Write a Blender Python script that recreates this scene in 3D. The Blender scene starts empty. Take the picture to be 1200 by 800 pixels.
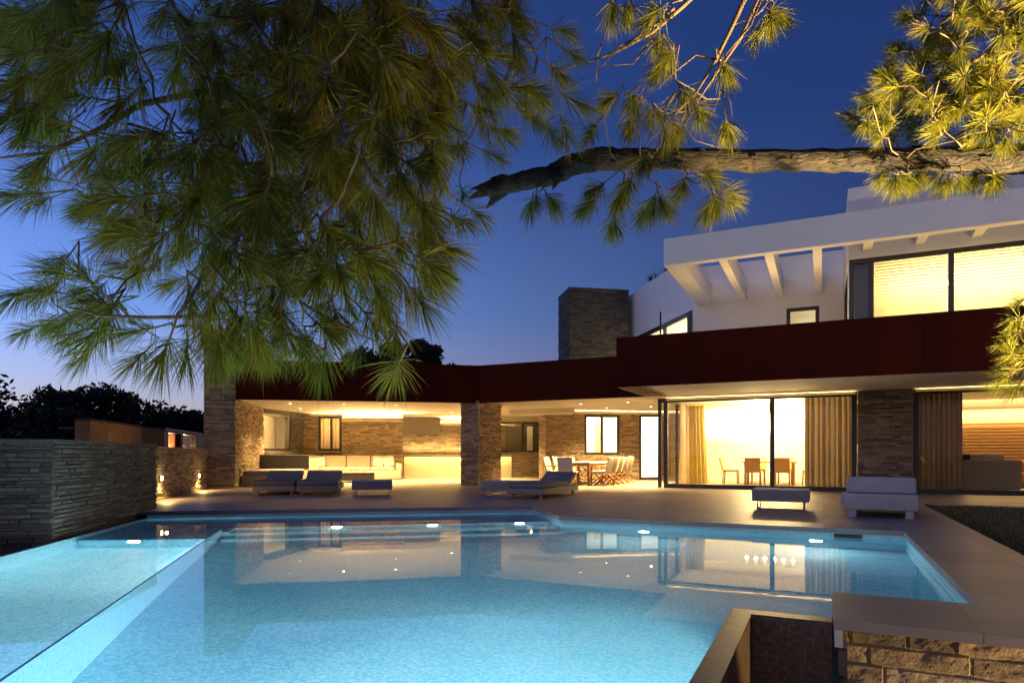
import bpy, bmesh, math, random
import numpy as np
from mathutils import Vector, Matrix
R = math.radians
rng = random.Random(7)
sc = bpy.context.scene
COL = sc.collection

# ------------------------------------------------------------------ camera
FPX, CX, HY = 758.0, 600.0, 532.0
cd = bpy.data.cameras.new('camera'); cam = bpy.data.objects.new('camera', cd); COL.objects.link(cam)
cam.location = (0, 0, 1.0); cam.rotation_euler = (R(90), 0, 0)
cd.sensor_width = 36; cd.lens = FPX / 1200 * 36; cd.shift_y = (HY - 400) / 1200
cd.clip_start = .05; cd.clip_end = 3000
sc.camera = cam
sc.view_settings.view_transform = 'Standard'; sc.view_settings.look = 'None'
sc.view_settings.exposure = 0; sc.view_settings.gamma = 1
sc.cycles.use_denoising = True
sc.cycles.max_bounces = 10; sc.cycles.diffuse_bounces = 4; sc.cycles.glossy_bounces = 5
sc.cycles.transmission_bounces = 8; sc.cycles.transparent_max_bounces = 12
sc.cycles.sample_clamp_indirect = 4.0; sc.cycles.blur_glossy = .3
sc.cycles.caustics_reflective = False; sc.cycles.caustics_refractive = True

def at(px, py, Y):
    """world point seen at photo pixel (px,py) when it stands Y metres ahead"""
    return Vector(((px - CX) / FPX * Y, Y, 1 + (HY - py) / FPX * Y))
def on(px, py, z=0):
    Y = FPX * (1 - z) / (py - HY)
    return Vector(((px - CX) / FPX * Y, Y, z))

class Fr:
    def __init__(s, o, u, v): s.o, s.u, s.v = Vector(o), Vector(u), Vector(v)
    def p(s, a, b, z=0):
        q = s.o + s.u * a + s.v * b
        return Vector((q.x, q.y, z))
    def xy(s, a, b): return s.o + s.u * a + s.v * b
    def st(s, x, y):
        d = Vector((x, y)) - s.o
        return d.dot(s.u), d.dot(s.v)
a1, a2 = R(25.72), R(10.6)
K = Vector((-1.03, 20.5))
FE = Fr(K, (math.cos(a1), -math.sin(a1)), (math.sin(a1), math.cos(a1)))      # main block
FF = Fr(K, (math.cos(a2), math.sin(a2)), (-math.sin(a2), math.cos(a2)))      # left wing

# ------------------------------------------------------------------ mesh builder
class MB:
    def __init__(s): s.v = []; s.f = []; s.sm = []
    def add(s, vs, fs, smooth=False):
        b = len(s.v); s.v += [tuple(x) for x in vs]
        for f in fs: s.f.append(tuple(b + i for i in f)); s.sm.append(smooth)
    def quad(s, a, b, c, d): s.add([a, b, c, d], [(0, 1, 2, 3)])
    def hexa(s, lo, hi):
        n = len(lo)
        s.add(list(lo) + list(hi), [tuple(range(n))[::-1], tuple(range(n, 2 * n))] + [(i, (i + 1) % n, (i + 1) % n + n, i + n) for i in range(n)])
    def box(s, fr, a0, a1, b0, b1, z0, z1):
        c = [(a0, b0), (a1, b0), (a1, b1), (a0, b1)]
        s.hexa([fr.p(a, b, z0) for a, b in c], [fr.p(a, b, z1) for a, b in c])
    def cbox(s, c, size, rot=None, bev=0.0):
        bm = bmesh.new(); bmesh.ops.create_cube(bm, size=1)
        for v in bm.verts: v.co = Vector((v.co.x * size[0], v.co.y * size[1], v.co.z * size[2]))
        if bev: bmesh.ops.bevel(bm, geom=bm.edges[:], offset=bev, segments=3, affect='EDGES', profile=.5)
        M = Matrix.Translation(c) @ (rot.to_4x4() if rot else Matrix())
        bm.verts.index_update()
        s.add([M @ v.co for v in bm.verts], [tuple(v.index for v in f.verts) for f in bm.faces], bool(bev)); bm.free()
    def prism(s, poly, z0, z1):
        bm = bmesh.new(); vs = [bm.verts.new((x, y, z1)) for x, y in poly]
        f = bm.faces.new(vs)
        f.normal_update()
        if f.normal.z < 0: f.normal_flip()
        r = bmesh.ops.triangulate(bm, faces=[f]); bm.verts.index_update()
        tri = [tuple(v.index for v in t.verts) for t in bm.faces]; n = len(poly); bm.free()
        up = [(x, y, z1) for x, y in poly]; dn = [(x, y, z0) for x, y in poly]
        area = sum(poly[i][0] * poly[(i + 1) % n][1] - poly[(i + 1) % n][0] * poly[i][1] for i in range(n))
        side = [(i, (i + 1) % n, (i + 1) % n + n, i + n) if area < 0 else ((i + 1) % n, i, i + n, (i + 1) % n + n) for i in range(n)]
        s.add(up + dn, tri + [tuple(i + n for i in t[::-1]) for t in tri] + side)
    def sheet(s, poly, z):
        bm = bmesh.new(); vs = [bm.verts.new((x, y, z)) for x, y in poly]; f = bm.faces.new(vs)
        f.normal_update()
        if f.normal.z < 0: f.normal_flip()
        bmesh.ops.triangulate(bm, faces=[f]); bm.verts.index_update()
        s.add([v.co.copy() for v in bm.verts], [tuple(v.index for v in t.verts) for t in bm.faces]); bm.free()
    def tube(s, pts, rad, n=8, cap=True, jit=0, r2=None):
        pts = [Vector(p) for p in pts]; m = len(pts); vs = []
        if not hasattr(rad, '__len__'): rad = [rad] * m
        d0 = (pts[1] - pts[0]).normalized(); up = Vector((0, 0, 1)) if abs(d0.z) < .9 else Vector((1, 0, 0))
        x = d0.cross(up).normalized()
        for i, p in enumerate(pts):
            d = (pts[min(i + 1, m - 1)] - pts[max(i - 1, 0)]).normalized()
            x = (x - d * x.dot(d)).normalized(); y = d.cross(x)
            for k in range(n):
                a = 2 * math.pi * k / n; r = rad[i] * (1 + (jit * (r2 or rng).uniform(-1, 1) if jit else 0))
                vs.append(p + x * math.cos(a) * r + y * math.sin(a) * r)
        fs = [(i * n + k, i * n + (k + 1) % n, (i + 1) * n + (k + 1) % n, (i + 1) * n + k) for i in range(m - 1) for k in range(n)]
        if cap: fs += [tuple(range(n))[::-1], tuple((m - 1) * n + k for k in range(n))]
        s.add(vs, fs, True)
    def lathe(s, prof, c=(0, 0, 0), n=20):
        vs = [(c[0] + r * math.cos(2 * math.pi * k / n), c[1] + r * math.sin(2 * math.pi * k / n), c[2] + z) for r, z in prof for k in range(n)]
        m = len(prof)
        fs = [(i * n + k, i * n + (k + 1) % n, (i + 1) * n + (k + 1) % n, (i + 1) * n + k) for i in range(m - 1) for k in range(n)]
        fs += [tuple(range(n))[::-1], tuple((m - 1) * n + k for k in range(n))]
        s.add(vs, fs, True)
    def disc(s, c, n, r, k=20):
        n = Vector(n).normalized(); x = n.cross(Vector((0, 0, 1)) if abs(n.z) < .9 else Vector((1, 0, 0))).normalized(); y = n.cross(x)
        s.add([Vector(c) + x * math.cos(2 * math.pi * i / k) * r + y * math.sin(2 * math.pi * i / k) * r for i in range(k)], [tuple(range(k))])
    def stones(s, p0, p1, nrm, z0, z1, h=(.035, .075), l=(.12, .42), dep=(.012, .04), holes=(), gap=.003, inset=.006, seed=0):
        r = random.Random(seed + int(p0[0] * 100) + int(z1 * 10))
        p0, p1, nrm = Vector(p0[:2]), Vector(p1[:2]), Vector(nrm[:2]).normalized()
        L = (p1 - p0).length; d = (p1 - p0) / L
        br = sorted({z0, z1} | {z for hh in holes for z in hh[2:4] if z0 < z < z1}); rows = []
        for a, b in zip(br, br[1:]):
            z = a
            while z < b - 1e-4:
                t = min(b, z + r.uniform(*h))
                if b - t < h[0] * .7: t = b
                rows.append((z, t)); z = t
        for za, zb in rows:
            iv = [(0, L)]
            for hh in holes:
                if hh[2] < zb - 1e-4 and hh[3] > za + 1e-4:
                    nv = []
                    for x0, x1 in iv:
                        if hh[1] <= x0 or hh[0] >= x1: nv.append((x0, x1))
                        else:
                            if hh[0] > x0: nv.append((x0, hh[0]))
                            if hh[1] < x1: nv.append((hh[1], x1))
                    iv = nv
            for x0, x1 in iv:
                x = x0; first = True
                while x < x1 - 1e-4:
                    t = x + r.uniform(*l) * (r.uniform(.3, 1) if first else 1); first = False
                    if x1 - t < l[0] * .6: t = x1
                    t = min(t, x1); q = r.uniform(*dep); i = inset
                    bk = [(x + gap, za + gap), (t - gap, za + gap), (t - gap, zb - gap), (x + gap, zb - gap)]
                    w = min(i, (t - x) * .2, (zb - za) * .2)
                    fr = [(bk[0][0] + w * r.uniform(.4, 1.6), bk[0][1] + w * r.uniform(.4, 1.6)), (bk[1][0] - w * r.uniform(.4, 1.6), bk[1][1] + w * r.uniform(.4, 1.6)),
                          (bk[2][0] - w * r.uniform(.4, 1.6), bk[2][1] - w * r.uniform(.4, 1.6)), (bk[3][0] + w * r.uniform(.4, 1.6), bk[3][1] - w * r.uniform(.4, 1.6))]
                    V = []
                    for (a, z) in bk: o = p0 + d * a; V.append((o.x, o.y, z))
                    for (a, z) in fr: o = p0 + d * a + nrm * (q + r.uniform(-.004, .004)); V.append((o.x, o.y, z))
                    fl = [(4, 5, 6, 7), (0, 1, 5, 4), (1, 2, 6, 5), (2, 3, 7, 6), (3, 0, 4, 7)]
                    if (d.x * nrm.y - d.y * nrm.x) > 0: fl = [f[::-1] for f in fl]
                    s.add(V, fl); x = t
    def wallbox(s, fr, a0, a1, b0, b1, z0, z1, holes=()):
        """box wall pierced by rectangular holes (a0,a1,z0,z1)"""
        xs = sorted({a0, a1} | {x for h in holes for x in h[:2] if a0 < x < a1}); zs = sorted({z0, z1} | {z for h in holes for z in h[2:4] if z0 < z < z1})
        for x0, x1 in zip(xs, xs[1:]):
            run = None
            for za, zb in zip(zs, zs[1:]):
                m = ((x0 + x1) / 2, (za + zb) / 2)
                if any(h[0] < m[0] < h[1] and h[2] < m[1] < h[3] for h in holes):
                    if run: s.box(fr, x0, x1, b0, b1, *run); run = None
                else: run = (run[0], zb) if run else (za, zb)
            if run: s.box(fr, x0, x1, b0, b1, *run)
    def build(s, name, mat, parent=None, **kw):
        me = bpy.data.meshes.new(name); me.from_pydata(s.v, [], s.f)
        me.polygons.foreach_set('use_smooth', s.sm)
        if mat: me.materials.append(mat)
        n = len(me.loops)
        if n:
            co = np.empty(len(me.vertices) * 3); me.vertices.foreach_get('co', co); co = co.reshape(-1, 3)
            li = np.empty(n, dtype=np.int32); me.loops.foreach_get('vertex_index', li)
            no = np.empty(len(me.polygons) * 3); me.polygons.foreach_get('normal', no); no = no.reshape(-1, 3)
            lt = np.empty(len(me.polygons), dtype=np.int32); me.polygons.foreach_get('loop_total', lt)
            ln = np.repeat(no, lt, axis=0); p = co[li]
            tx, ty = -ln[:, 1], ln[:, 0]; q = np.hypot(tx, ty); q[q < 1e-6] = 1
            u = (p[:, 0] * tx + p[:, 1] * ty) / q; v = p[:, 2].copy(); hz = np.abs(ln[:, 2]) > .7
            u[hz] = p[hz, 0] * math.cos(a1) - p[hz, 1] * math.sin(a1); v[hz] = p[hz, 0] * math.sin(a1) + p[hz, 1] * math.cos(a1)
            uv = me.uv_layers.new(name='UVMap'); uv.data.foreach_set('uv', np.stack([u, v], 1).ravel())
        o = bpy.data.objects.new(name, me); COL.objects.link(o)
        if parent:
            o.parent = parent; L = Vector((0, 0, 0)) if parent.parent else parent.location.copy()
            o.matrix_parent_inverse = Matrix.Translation(-L)
        for k, x in kw.items(): o[k] = x
        return o

def thing(name, label, cat, loc=(0, 0, 0), group=None):
    o = bpy.data.objects.new(name, None); COL.objects.link(o); o.location = loc; o.empty_display_size = .2
    o['label'] = label; o['category'] = cat
    if group: o['group'] = group
    return o
def tag(o, label, cat, group=None):
    o['label'] = label; o['category'] = cat
    if group: o['group'] = group
    return o
def dup(root, loc=None, rz=None, label=None, group=None):
    def cp(o, par):
        c = o.copy(); COL.objects.link(c)
        if par: c.parent = par
        for ch in o.children: cp(ch, c)
        return c
    r = cp(root, None)
    if loc is not None: r.location = loc
    if rz is not None: r.rotation_euler = (0, 0, rz)
    if label: r['label'] = label
    if group: r['group'] = group
    return r

# ------------------------------------------------------------------ materials
def mat(name):
    m = bpy.data.materials.new(name); m.use_nodes = True
    nt = m.node_tree; return m, nt, nt.nodes['Principled BSDF'], nt.nodes['Material Output']
def N(nt, t, **kw):
    n = nt.nodes.new(t)
    for k, v in kw.items():
        if hasattr(n, k): setattr(n, k, v)
        else: n.inputs[k].default_value = v
    return n
def ramp(nt, src, stops):
    r = N(nt, 'ShaderNodeValToRGB'); e = r.color_ramp.elements
    while len(e) < len(stops): e.new(.5)
    for x, (p, c) in zip(e, stops): x.position = p; x.color = (*c, 1)
    nt.links.new(src, r.inputs[0]); return r.outputs[0]
def bump(nt, b, src, strength=.3, dist=.01):
    n = N(nt, 'ShaderNodeBump'); n.inputs['Strength'].default_value = strength; n.inputs['Distance'].default_value = dist
    nt.links.new(src, n.inputs['Height']); nt.links.new(n.outputs[0], b.inputs['Normal'])
def noise(nt, scale, detail=6, rough=.6, vec='Object', sc3=None):
    tc = N(nt, 'ShaderNodeTexCoord'); n = N(nt, 'ShaderNodeTexNoise'); n.inputs['Scale'].default_value = scale
    n.inputs['Detail'].default_value = detail; n.inputs['Roughness'].default_value = rough
    o = tc.outputs[vec]
    if sc3:
        m = N(nt, 'ShaderNodeMapping'); m.inputs['Scale'].default_value = sc3; nt.links.new(o, m.inputs[0]); o = m.outputs[0]
    nt.links.new(o, n.inputs['Vector']); return n.outputs['Fac']
def simple(name, c, rough=.6, var=.15, scale=3, bmp=.1, bscale=40, metal=0, sc3=None):
    m, nt, b, _ = mat(name)
    f = noise(nt, scale, sc3=sc3); col = ramp(nt, f, [(.3, tuple(x * (1 - var) for x in c)), (.7, tuple(min(1, x * (1 + var)) for x in c))])
    nt.links.new(col, b.inputs['Base Color']); b.inputs['Roughness'].default_value = rough; b.inputs['Metallic'].default_value = metal
    if bmp: bump(nt, b, noise(nt, bscale), bmp, .005)
    return m
def emis(name, c, s):
    m, nt, b, o = mat(name); b.inputs['Base Color'].default_value = (*c, 1); b.inputs['Emission Color'].default_value = (*c, 1); b.inputs['Emission Strength'].default_value = s
    return m
def stone_mat(name, lo, hi, big=1.0):
    m, nt, b, _ = mat(name)
    g = N(nt, 'ShaderNodeNewGeometry'); f = noise(nt, 9 * big, 8, .65, sc3=(1, 1, 2.5)); f2 = noise(nt, 45 * big, 6, .7)
    mx = N(nt, 'ShaderNodeMath', operation='MULTIPLY_ADD'); nt.links.new(g.outputs['Random Per Island'], mx.inputs[0]); mx.inputs[1].default_value = .6
    mm = N(nt, 'ShaderNodeMath', operation='MULTIPLY'); nt.links.new(f, mm.inputs[0]); mm.inputs[1].default_value = .45
    nt.links.new(mm.outputs[0], mx.inputs[2])
    mid = tuple((a + c) / 2 * k for a, c, k in zip(lo, hi, (1.08, .98, .88)))
    col = ramp(nt, mx.outputs[0], [(.12, lo), (.5, mid), (.9, hi)])
    nt.links.new(col, b.inputs['Base Color']); b.inputs['Roughness'].default_value = .85
    ad = N(nt, 'ShaderNodeMath', operation='ADD'); nt.links.new(f, ad.inputs[0]); nt.links.new(f2, ad.inputs[1])
    bump(nt, b, ad.outputs[0], .8, .02 / big); return m
def tile_mat(name, cols, size, grout, rough=.25, mort=.07, var=1.0):
    m, nt, b, _ = mat(name)
    uv = N(nt, 'ShaderNodeUVMap'); sn = N(nt, 'ShaderNodeVectorMath', operation='DIVIDE'); nt.links.new(uv.outputs[0], sn.inputs[0]); sn.inputs[1].default_value = (size, size, 1)
    fl = N(nt, 'ShaderNodeVectorMath', operation='FLOOR'); nt.links.new(sn.outputs[0], fl.inputs[0])
    wn = N(nt, 'ShaderNodeTexWhiteNoise', noise_dimensions='2D'); nt.links.new(fl.outputs[0], wn.inputs['Vector'])
    n2 = noise(nt, .9, 3, .5); v = N(nt, 'ShaderNodeMath', operation='MULTIPLY_ADD'); nt.links.new(n2, v.inputs[0]); v.inputs[1].default_value = .5
    k = N(nt, 'ShaderNodeMath', operation='MULTIPLY_ADD'); nt.links.new(wn.outputs['Value'], k.inputs[0]); k.inputs[1].default_value = .75 * var; k.inputs[2].default_value = -.12 + .375 * (1 - var)
    nt.links.new(k.outputs[0], v.inputs[2])
    col = ramp(nt, v.outputs[0], [(i / (len(cols) - 1), c) for i, c in enumerate(cols)])
    fr = N(nt, 'ShaderNodeVectorMath', operation='FRACTION'); nt.links.new(sn.outputs[0], fr.inputs[0])
    sp = N(nt, 'ShaderNodeSeparateXYZ'); nt.links.new(fr.outputs[0], sp.inputs[0])
    mn = N(nt, 'ShaderNodeMath', operation='MINIMUM'); nt.links.new(sp.outputs[0], mn.inputs[0]); nt.links.new(sp.outputs[1], mn.inputs[1])
    gt = N(nt, 'ShaderNodeMath', operation='GREATER_THAN'); nt.links.new(mn.outputs[0], gt.inputs[0]); gt.inputs[1].default_value = mort
    mix = N(nt, 'ShaderNodeMix', data_type='RGBA'); nt.links.new(gt.outputs[0], mix.inputs['Factor']); mix.inputs[6].default_value = (*grout, 1); nt.links.new(col, mix.inputs[7])
    nt.links.new(mix.outputs[2], b.inputs['Base Color']); b.inputs['Roughness'].default_value = rough
    bump(nt, b, gt.outputs[0], .25, .002); return m

M = {}
M['stone'] = stone_mat('ledge_stone', (.11, .09, .07), (.54, .43, .31))
M['stone_dark'] = stone_mat('dark_ledge_stone', (.03, .028, .028), (.14, .125, .115))
M['block'] = stone_mat('block_stone', (.11, .085, .06), (.40, .31, .22), .7)
M['mortar'] = simple('mortar', (.06, .05, .045), .9)
M['corten'] = simple('corten_steel', (.050, .0050, .0012), .7, .3, 1.5, .05, 60, sc3=(1, 1, .25))
_b = M['corten'].node_tree.nodes['Principled BSDF']; _b.inputs['Specular IOR Level'].default_value = .08
M['plaster'] = simple('white_plaster', (.78, .76, .74), .8, .03, 1.2, .04, 120)
M['cream'] = simple('cream_plaster', (.80, .76, .68), .8, .03, .8, .03, 120)
M['frame'] = simple('dark_aluminium', (.022, .018, .016), .35, .1, 5, 0)
M['deck'] = tile_mat('deck_stone', [(.20, .165, .150), (.27, .225, .205), (.335, .285, .26)], .8, (.10, .08, .07), .45, .007)
M['floor'] = simple('pale_floor', (.55, .48, .38), .4, .05, 1, 0)
M['pale_fabric'] = simple('pale_fabric', (.52, .45, .42), .9, .05, 8, .25, 300)
M['fabric'] = simple('grey_fabric', (.21, .195, .205), .9, .05, 8, .25, 300)
M['fabric_dark'] = simple('dark_fabric', (.028, .024, .03), .9, .1, 8, .25, 300)
M['cream_fabric'] = simple('cream_fabric', (.36, .31, .24), .9, .05, 8, .25, 300)
M['white_fabric'] = simple('white_fabric', (.52, .48, .41), .85, .04, 8, .15, 300)
M['rattan'] = simple('pale_weave', (.30, .255, .235), .75, .08, 60, .4, 160)
M['wood'] = simple('teak', (.36, .17, .06), .5, .3, 4, .1, 60, sc3=(6, 6, 1))
M['wood_light'] = simple('oak_slat', (.52, .30, .10), .5, .2, 3, .1, 40, sc3=(1, 1, 10))
M['steel'] = simple('brushed_steel', (.5, .48, .45), .3, .05, 3, 0, metal=1)
M['hood'] = simple('bronze_panel', (.30, .25, .21), .45, .05, 2, 0)
M['ochre'] = simple('ochre_render', (.36, .20, .075), .85, .2, 2, .3, 25)
M['ground'] = simple('dark_earth', (.035, .035, .02), .95, .4, .5, .3, 6)
M['grass_base'] = simple('turf', (.030, .035, .012), .95, .4, 3, .6, 60)
M['leaf'] = simple('tree_leaf', (.016, .022, .010), .7, .5, 2, 0)
M['bark_dark'] = simple('dark_bark', (.05, .035, .025), .9, .3, 8, .5, 20)
M['pool_tile'] = tile_mat('blue_mosaic', [(.07, .33, .50), (.17, .50, .67), (.35, .67, .79), (.62, .85, .89)], .023, (.47, .68, .74), .3, .09, .6)
M['brown_tile'] = tile_mat('brown_mosaic', [(.07, .045, .03), (.16, .10, .06), (.24, .15, .09)], .025, (.05, .04, .035), .4, .08)
M['coping'] = simple('pale_coping', (.55, .53, .48), .6, .06, 3, .05, 80)
M['basin'] = simple('basin_slate', (.03, .028, .028), .3, .2, 3, .05, 30)
M['lens'] = emis('pool_lens', (.85, 1, .97), 40)
M['lamp'] = emis('lamp_glow', (1, .82, .50), 14)
M['shade'] = emis('lamp_shade', (1, .80, .48), 1.6)
M['flame'] = emis('candle_glow', (1, .5, .15), 3)
# glass: thin panes (transparent + fresnel gloss)
def thin_glass(name, tint):
    m, nt, b, o = mat(name); nt.nodes.remove(b)
    t = N(nt, 'ShaderNodeBsdfTransparent'); t.inputs[0].default_value = (*tint, 1); g = N(nt, 'ShaderNodeBsdfGlossy'); g.inputs['Roughness'].default_value = .0
    f = N(nt, 'ShaderNodeFresnel'); gg = N(nt, 'ShaderNodeNewGeometry'); io = N(nt, 'ShaderNodeMath', operation='MULTIPLY_ADD'); nt.links.new(gg.outputs['Backfacing'], io.inputs[0]); io.inputs[1].default_value = 1 / 1.5 - 1.5; io.inputs[2].default_value = 1.5; nt.links.new(io.outputs[0], f.inputs[0]); mx = N(nt, 'ShaderNodeMixShader')
    nt.links.new(f.outputs[0], mx.inputs[0]); nt.links.new(t.outputs[0], mx.inputs[1]); nt.links.new(g.outputs[0], mx.inputs[2]); nt.links.new(mx.outputs[0], o.inputs[0]); return m
M['glass'] = thin_glass('window_glass', (.93, .94, .92))
m, nt, b, o = mat('pool_water')
nt.nodes.remove(b); g = N(nt, 'ShaderNodeBsdfGlass'); g.inputs['Roughness'].default_value = 0; g.inputs['IOR'].default_value = 1.333; g.inputs['Color'].default_value = (.95, 1, 1, 1)
bp = N(nt, 'ShaderNodeBump'); bp.inputs['Strength'].default_value = .012; bp.inputs['Distance'].default_value = .02
nt.links.new(noise(nt, 5, 2, .5), bp.inputs['Height']); nt.links.new(bp.outputs[0], g.inputs['Normal']); nt.links.new(g.outputs[0], o.inputs[0]); M['water'] = m
def translucent(name, c, amt=.4, var=.3, scale=2, island=False, hi=False):
    m, nt, b, o = mat(name)
    if island:
        a_ = N(nt, 'ShaderNodeMath', operation='MULTIPLY'); nt.links.new(N(nt, 'ShaderNodeNewGeometry').outputs['Random Per Island'], a_.inputs[0]); a_.inputs[1].default_value = .5
        b_ = N(nt, 'ShaderNodeMath', operation='MULTIPLY_ADD'); nt.links.new(noise(nt, 5.5, 2, .5), b_.inputs[0]); b_.inputs[1].default_value = 1.5; nt.links.new(a_.outputs[0], b_.inputs[2])
        c_ = N(nt, 'ShaderNodeMath', operation='SUBTRACT'); nt.links.new(b_.outputs[0], c_.inputs[0]); c_.inputs[1].default_value = .5; f = c_.outputs[0]
    else: f = noise(nt, scale)
    st_ = [(.2, tuple(x * (1 - var) for x in c)), (.8, tuple(x * (1 + var) for x in c))]
    if island and hi: st_ = [(.15, (.055, .062, .010)), (.5, (.13, .125, .012)), (.78, (.21, .19, .014)), (.95, (.20, .125, .030))]
    col = ramp(nt, f, st_)
    nt.links.new(col, b.inputs['Base Color']); b.inputs['Roughness'].default_value = .6
    t = N(nt, 'ShaderNodeBsdfTranslucent'); nt.links.new(col, t.inputs[0]); mx = N(nt, 'ShaderNodeMixShader'); mx.inputs[0].default_value = amt
    nt.links.new(b.outputs[0], mx.inputs[1]); nt.links.new(t.outputs[0], mx.inputs[2]); nt.links.new(mx.outputs[0], o.inputs[0]); return m
M['needle'] = translucent('pine_needle', (.16, .165, .011), .3, .55, island=True, hi=True)
M['needle'].node_tree.nodes['Principled BSDF'].inputs['Specular IOR Level'].default_value = .15
M['grass'] = translucent('grass_blade', (.045, .055, .015), .3, .4, island=True)
M['curtain'] = translucent('curtain_linen', (.40, .31, .19), .30, .08)
M['curtain_yellow'] = translucent('yellow_linen', (.62, .50, .16), .5, .08)
M['blind'] = translucent('blind_slat', (.80, .72, .46), .55, .03)
m, nt, b, o = mat('pine_bark')
w = noise(nt, 14, 8, .7, sc3=(.5, 1, 1)); v = N(nt, 'ShaderNodeTexVoronoi', feature='DISTANCE_TO_EDGE'); v.inputs['Scale'].default_value = 22
tc = N(nt, 'ShaderNodeTexCoord'); mp = N(nt, 'ShaderNodeMapping'); mp.inputs['Scale'].default_value = (.45, 1, 1); dn = N(nt, 'ShaderNodeTexNoise'); dn.inputs['Scale'].default_value = 16; dn.inputs['Detail'].default_value = 5; dv = N(nt, 'ShaderNodeVectorMath', operation='MULTIPLY_ADD'); nt.links.new(dn.outputs['Color'], dv.inputs[0]); dv.inputs[1].default_value = (.09, .09, .09); nt.links.new(tc.outputs['Object'], dv.inputs[2]); nt.links.new(dv.outputs[0], mp.inputs[0]); nt.links.new(mp.outputs[0], v.inputs['Vector'])
ck = ramp(nt, v.outputs['Distance'], [(.0, (.30, .27, .25)), (.10, (1, 1, 1))]); bm_ = N(nt, 'ShaderNodeMix', data_type='RGBA', blend_type='MULTIPLY'); bm_.inputs['Factor'].default_value = 1; nt.links.new(ck, bm_.inputs[7]); nt.links.new(ramp(nt, w, [(.32, (.005, .003, .002)), (.5, (.017, .0085, .0045)), (.72, (.058, .031, .016))]), bm_.inputs[6]); nt.links.new(bm_.outputs[2], b.inputs['Base Color']); b.inputs['Roughness'].default_value = .9
ad = N(nt, 'ShaderNodeMath', operation='ADD'); nt.links.new(w, ad.inputs[0]); nt.links.new(v.outputs['Distance'], ad.inputs[1]); bump(nt, b, ad.outputs[0], 1, .03); M['bark'] = m
M['twig'] = simple('pine_twig', (.10, .062, .034), .85, .3, 12, .2, 60)

# ------------------------------------------------------------------ world: dusk sky
W = bpy.data.worlds.new('World'); sc.world = W; W.use_nodes = True; nt = W.node_tree; bg = nt.nodes['Background']
sky = N(nt, 'ShaderNodeTexSky'); sky.sky_type = 'NISHITA'; sky.sun_disc = False; sky.sun_elevation = R(-3.5); sky.sun_rotation = R(-75); sky.ozone_density = 3
tint = N(nt, 'ShaderNodeMix', data_type='RGBA', blend_type='MULTIPLY'); tint.inputs['Factor'].default_value = 1; nt.links.new(sky.outputs[0], tint.inputs[6]); tint.inputs[7].default_value = (2.25, 4.2, 5.0, 1)
geo = N(nt, 'ShaderNodeTexCoord'); sep = N(nt, 'ShaderNodeSeparateXYZ'); nt.links.new(geo.outputs['Generated'], sep.inputs[0])
gl = ramp(nt, sep.outputs[2], [(0.0, (.46, .25, .24)), (.06, (.40, .29, .33)), (.2, (.13, .17, .31)), (.45, (.015, .025, .08)), (.8, (.0, .0, .006))])
az = N(nt, 'ShaderNodeMapRange'); nt.links.new(sep.outputs[0], az.inputs[0]); az.inputs[1].default_value = .45; az.inputs[2].default_value = -.75; az.inputs[3].default_value = .12; az.inputs[4].default_value = 1.15
gm = N(nt, 'ShaderNodeVectorMath', operation='SCALE'); nt.links.new(gl, gm.inputs[0]); nt.links.new(az.outputs[0], gm.inputs['Scale'])
sm = N(nt, 'ShaderNodeVectorMath', operation='ADD'); nt.links.new(tint.outputs[2], sm.inputs[0]); nt.links.new(gm.outputs[0], sm.inputs[1])
nt.links.new(sm.outputs[0], bg.inputs[0]); bg.inputs[1].default_value = 1.0
sun = bpy.data.lights.new('afterglow', 'SUN'); sun.energy = .22; sun.angle = R(40); sun.color = (1, .78, .72)
so = bpy.data.objects.new('afterglow', sun); COL.objects.link(so); so.rotation_euler = Vector((.55, .80, -.35)).to_track_quat('-Z', 'Y').to_euler()

WARM = (1, .64, .22); WARM2 = (1, .70, .30); COOL = (.80, 1.0, .97)
def area(loc, d, size, e, c=WARM, sy=None, spread=None):
    l = bpy.data.lights.new('lamp_light', 'AREA'); l.energy = e; l.color = c; l.size = size
    if sy: l.shape = 'RECTANGLE'; l.size_y = sy
    else: l.shape = 'DISK'
    if spread: l.spread = R(spread)
    o = bpy.data.objects.new('lamp_light', l); COL.objects.link(o); o.location = loc; o.rotation_euler = Vector(d).to_track_quat('-Z', 'Y').to_euler(); return o
def strip(p0, p1, d, width, e, c=WARM):
    """a LED strip from p0 to p1 shining along d"""
    p0, p1, d = Vector(p0), Vector(p1), Vector(d).normalized(); x = (p1 - p0).normalized(); z = -d; z = (z - x * z.dot(x)).normalized(); y = z.cross(x)
    l = bpy.data.lights.new('strip_light', 'AREA'); l.shape = 'RECTANGLE'; l.size = (p1 - p0).length; l.size_y = width; l.energy = e; l.color = c
    o = bpy.data.objects.new('strip_light', l); COL.objects.link(o); m = Matrix((x, y, z)).transposed().to_4x4(); m.translation = (p0 + p1) / 2; o.matrix_world = m; return o
def spot(loc, d, e, ang, c=WARM, r=.04, blend=.5):
    l = bpy.data.lights.new('spot_light', 'SPOT'); l.energy = e; l.color = c; l.spot_size = R(ang); l.spot_blend = blend; l.shadow_soft_size = r
    o = bpy.data.objects.new('spot_light', l); COL.objects.link(o); o.location = loc; o.rotation_euler = Vector(d).to_track_quat('-Z', 'Y').to_euler(); return o
def point(loc, e, c=WARM, r=.08):
    l = bpy.data.lights.new('bulb_light', 'POINT'); l.energy = e; l.color = c; l.shadow_soft_size = r
    o = bpy.data.objects.new('bulb_light', l); COL.objects.link(o); o.location = loc; return o

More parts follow.
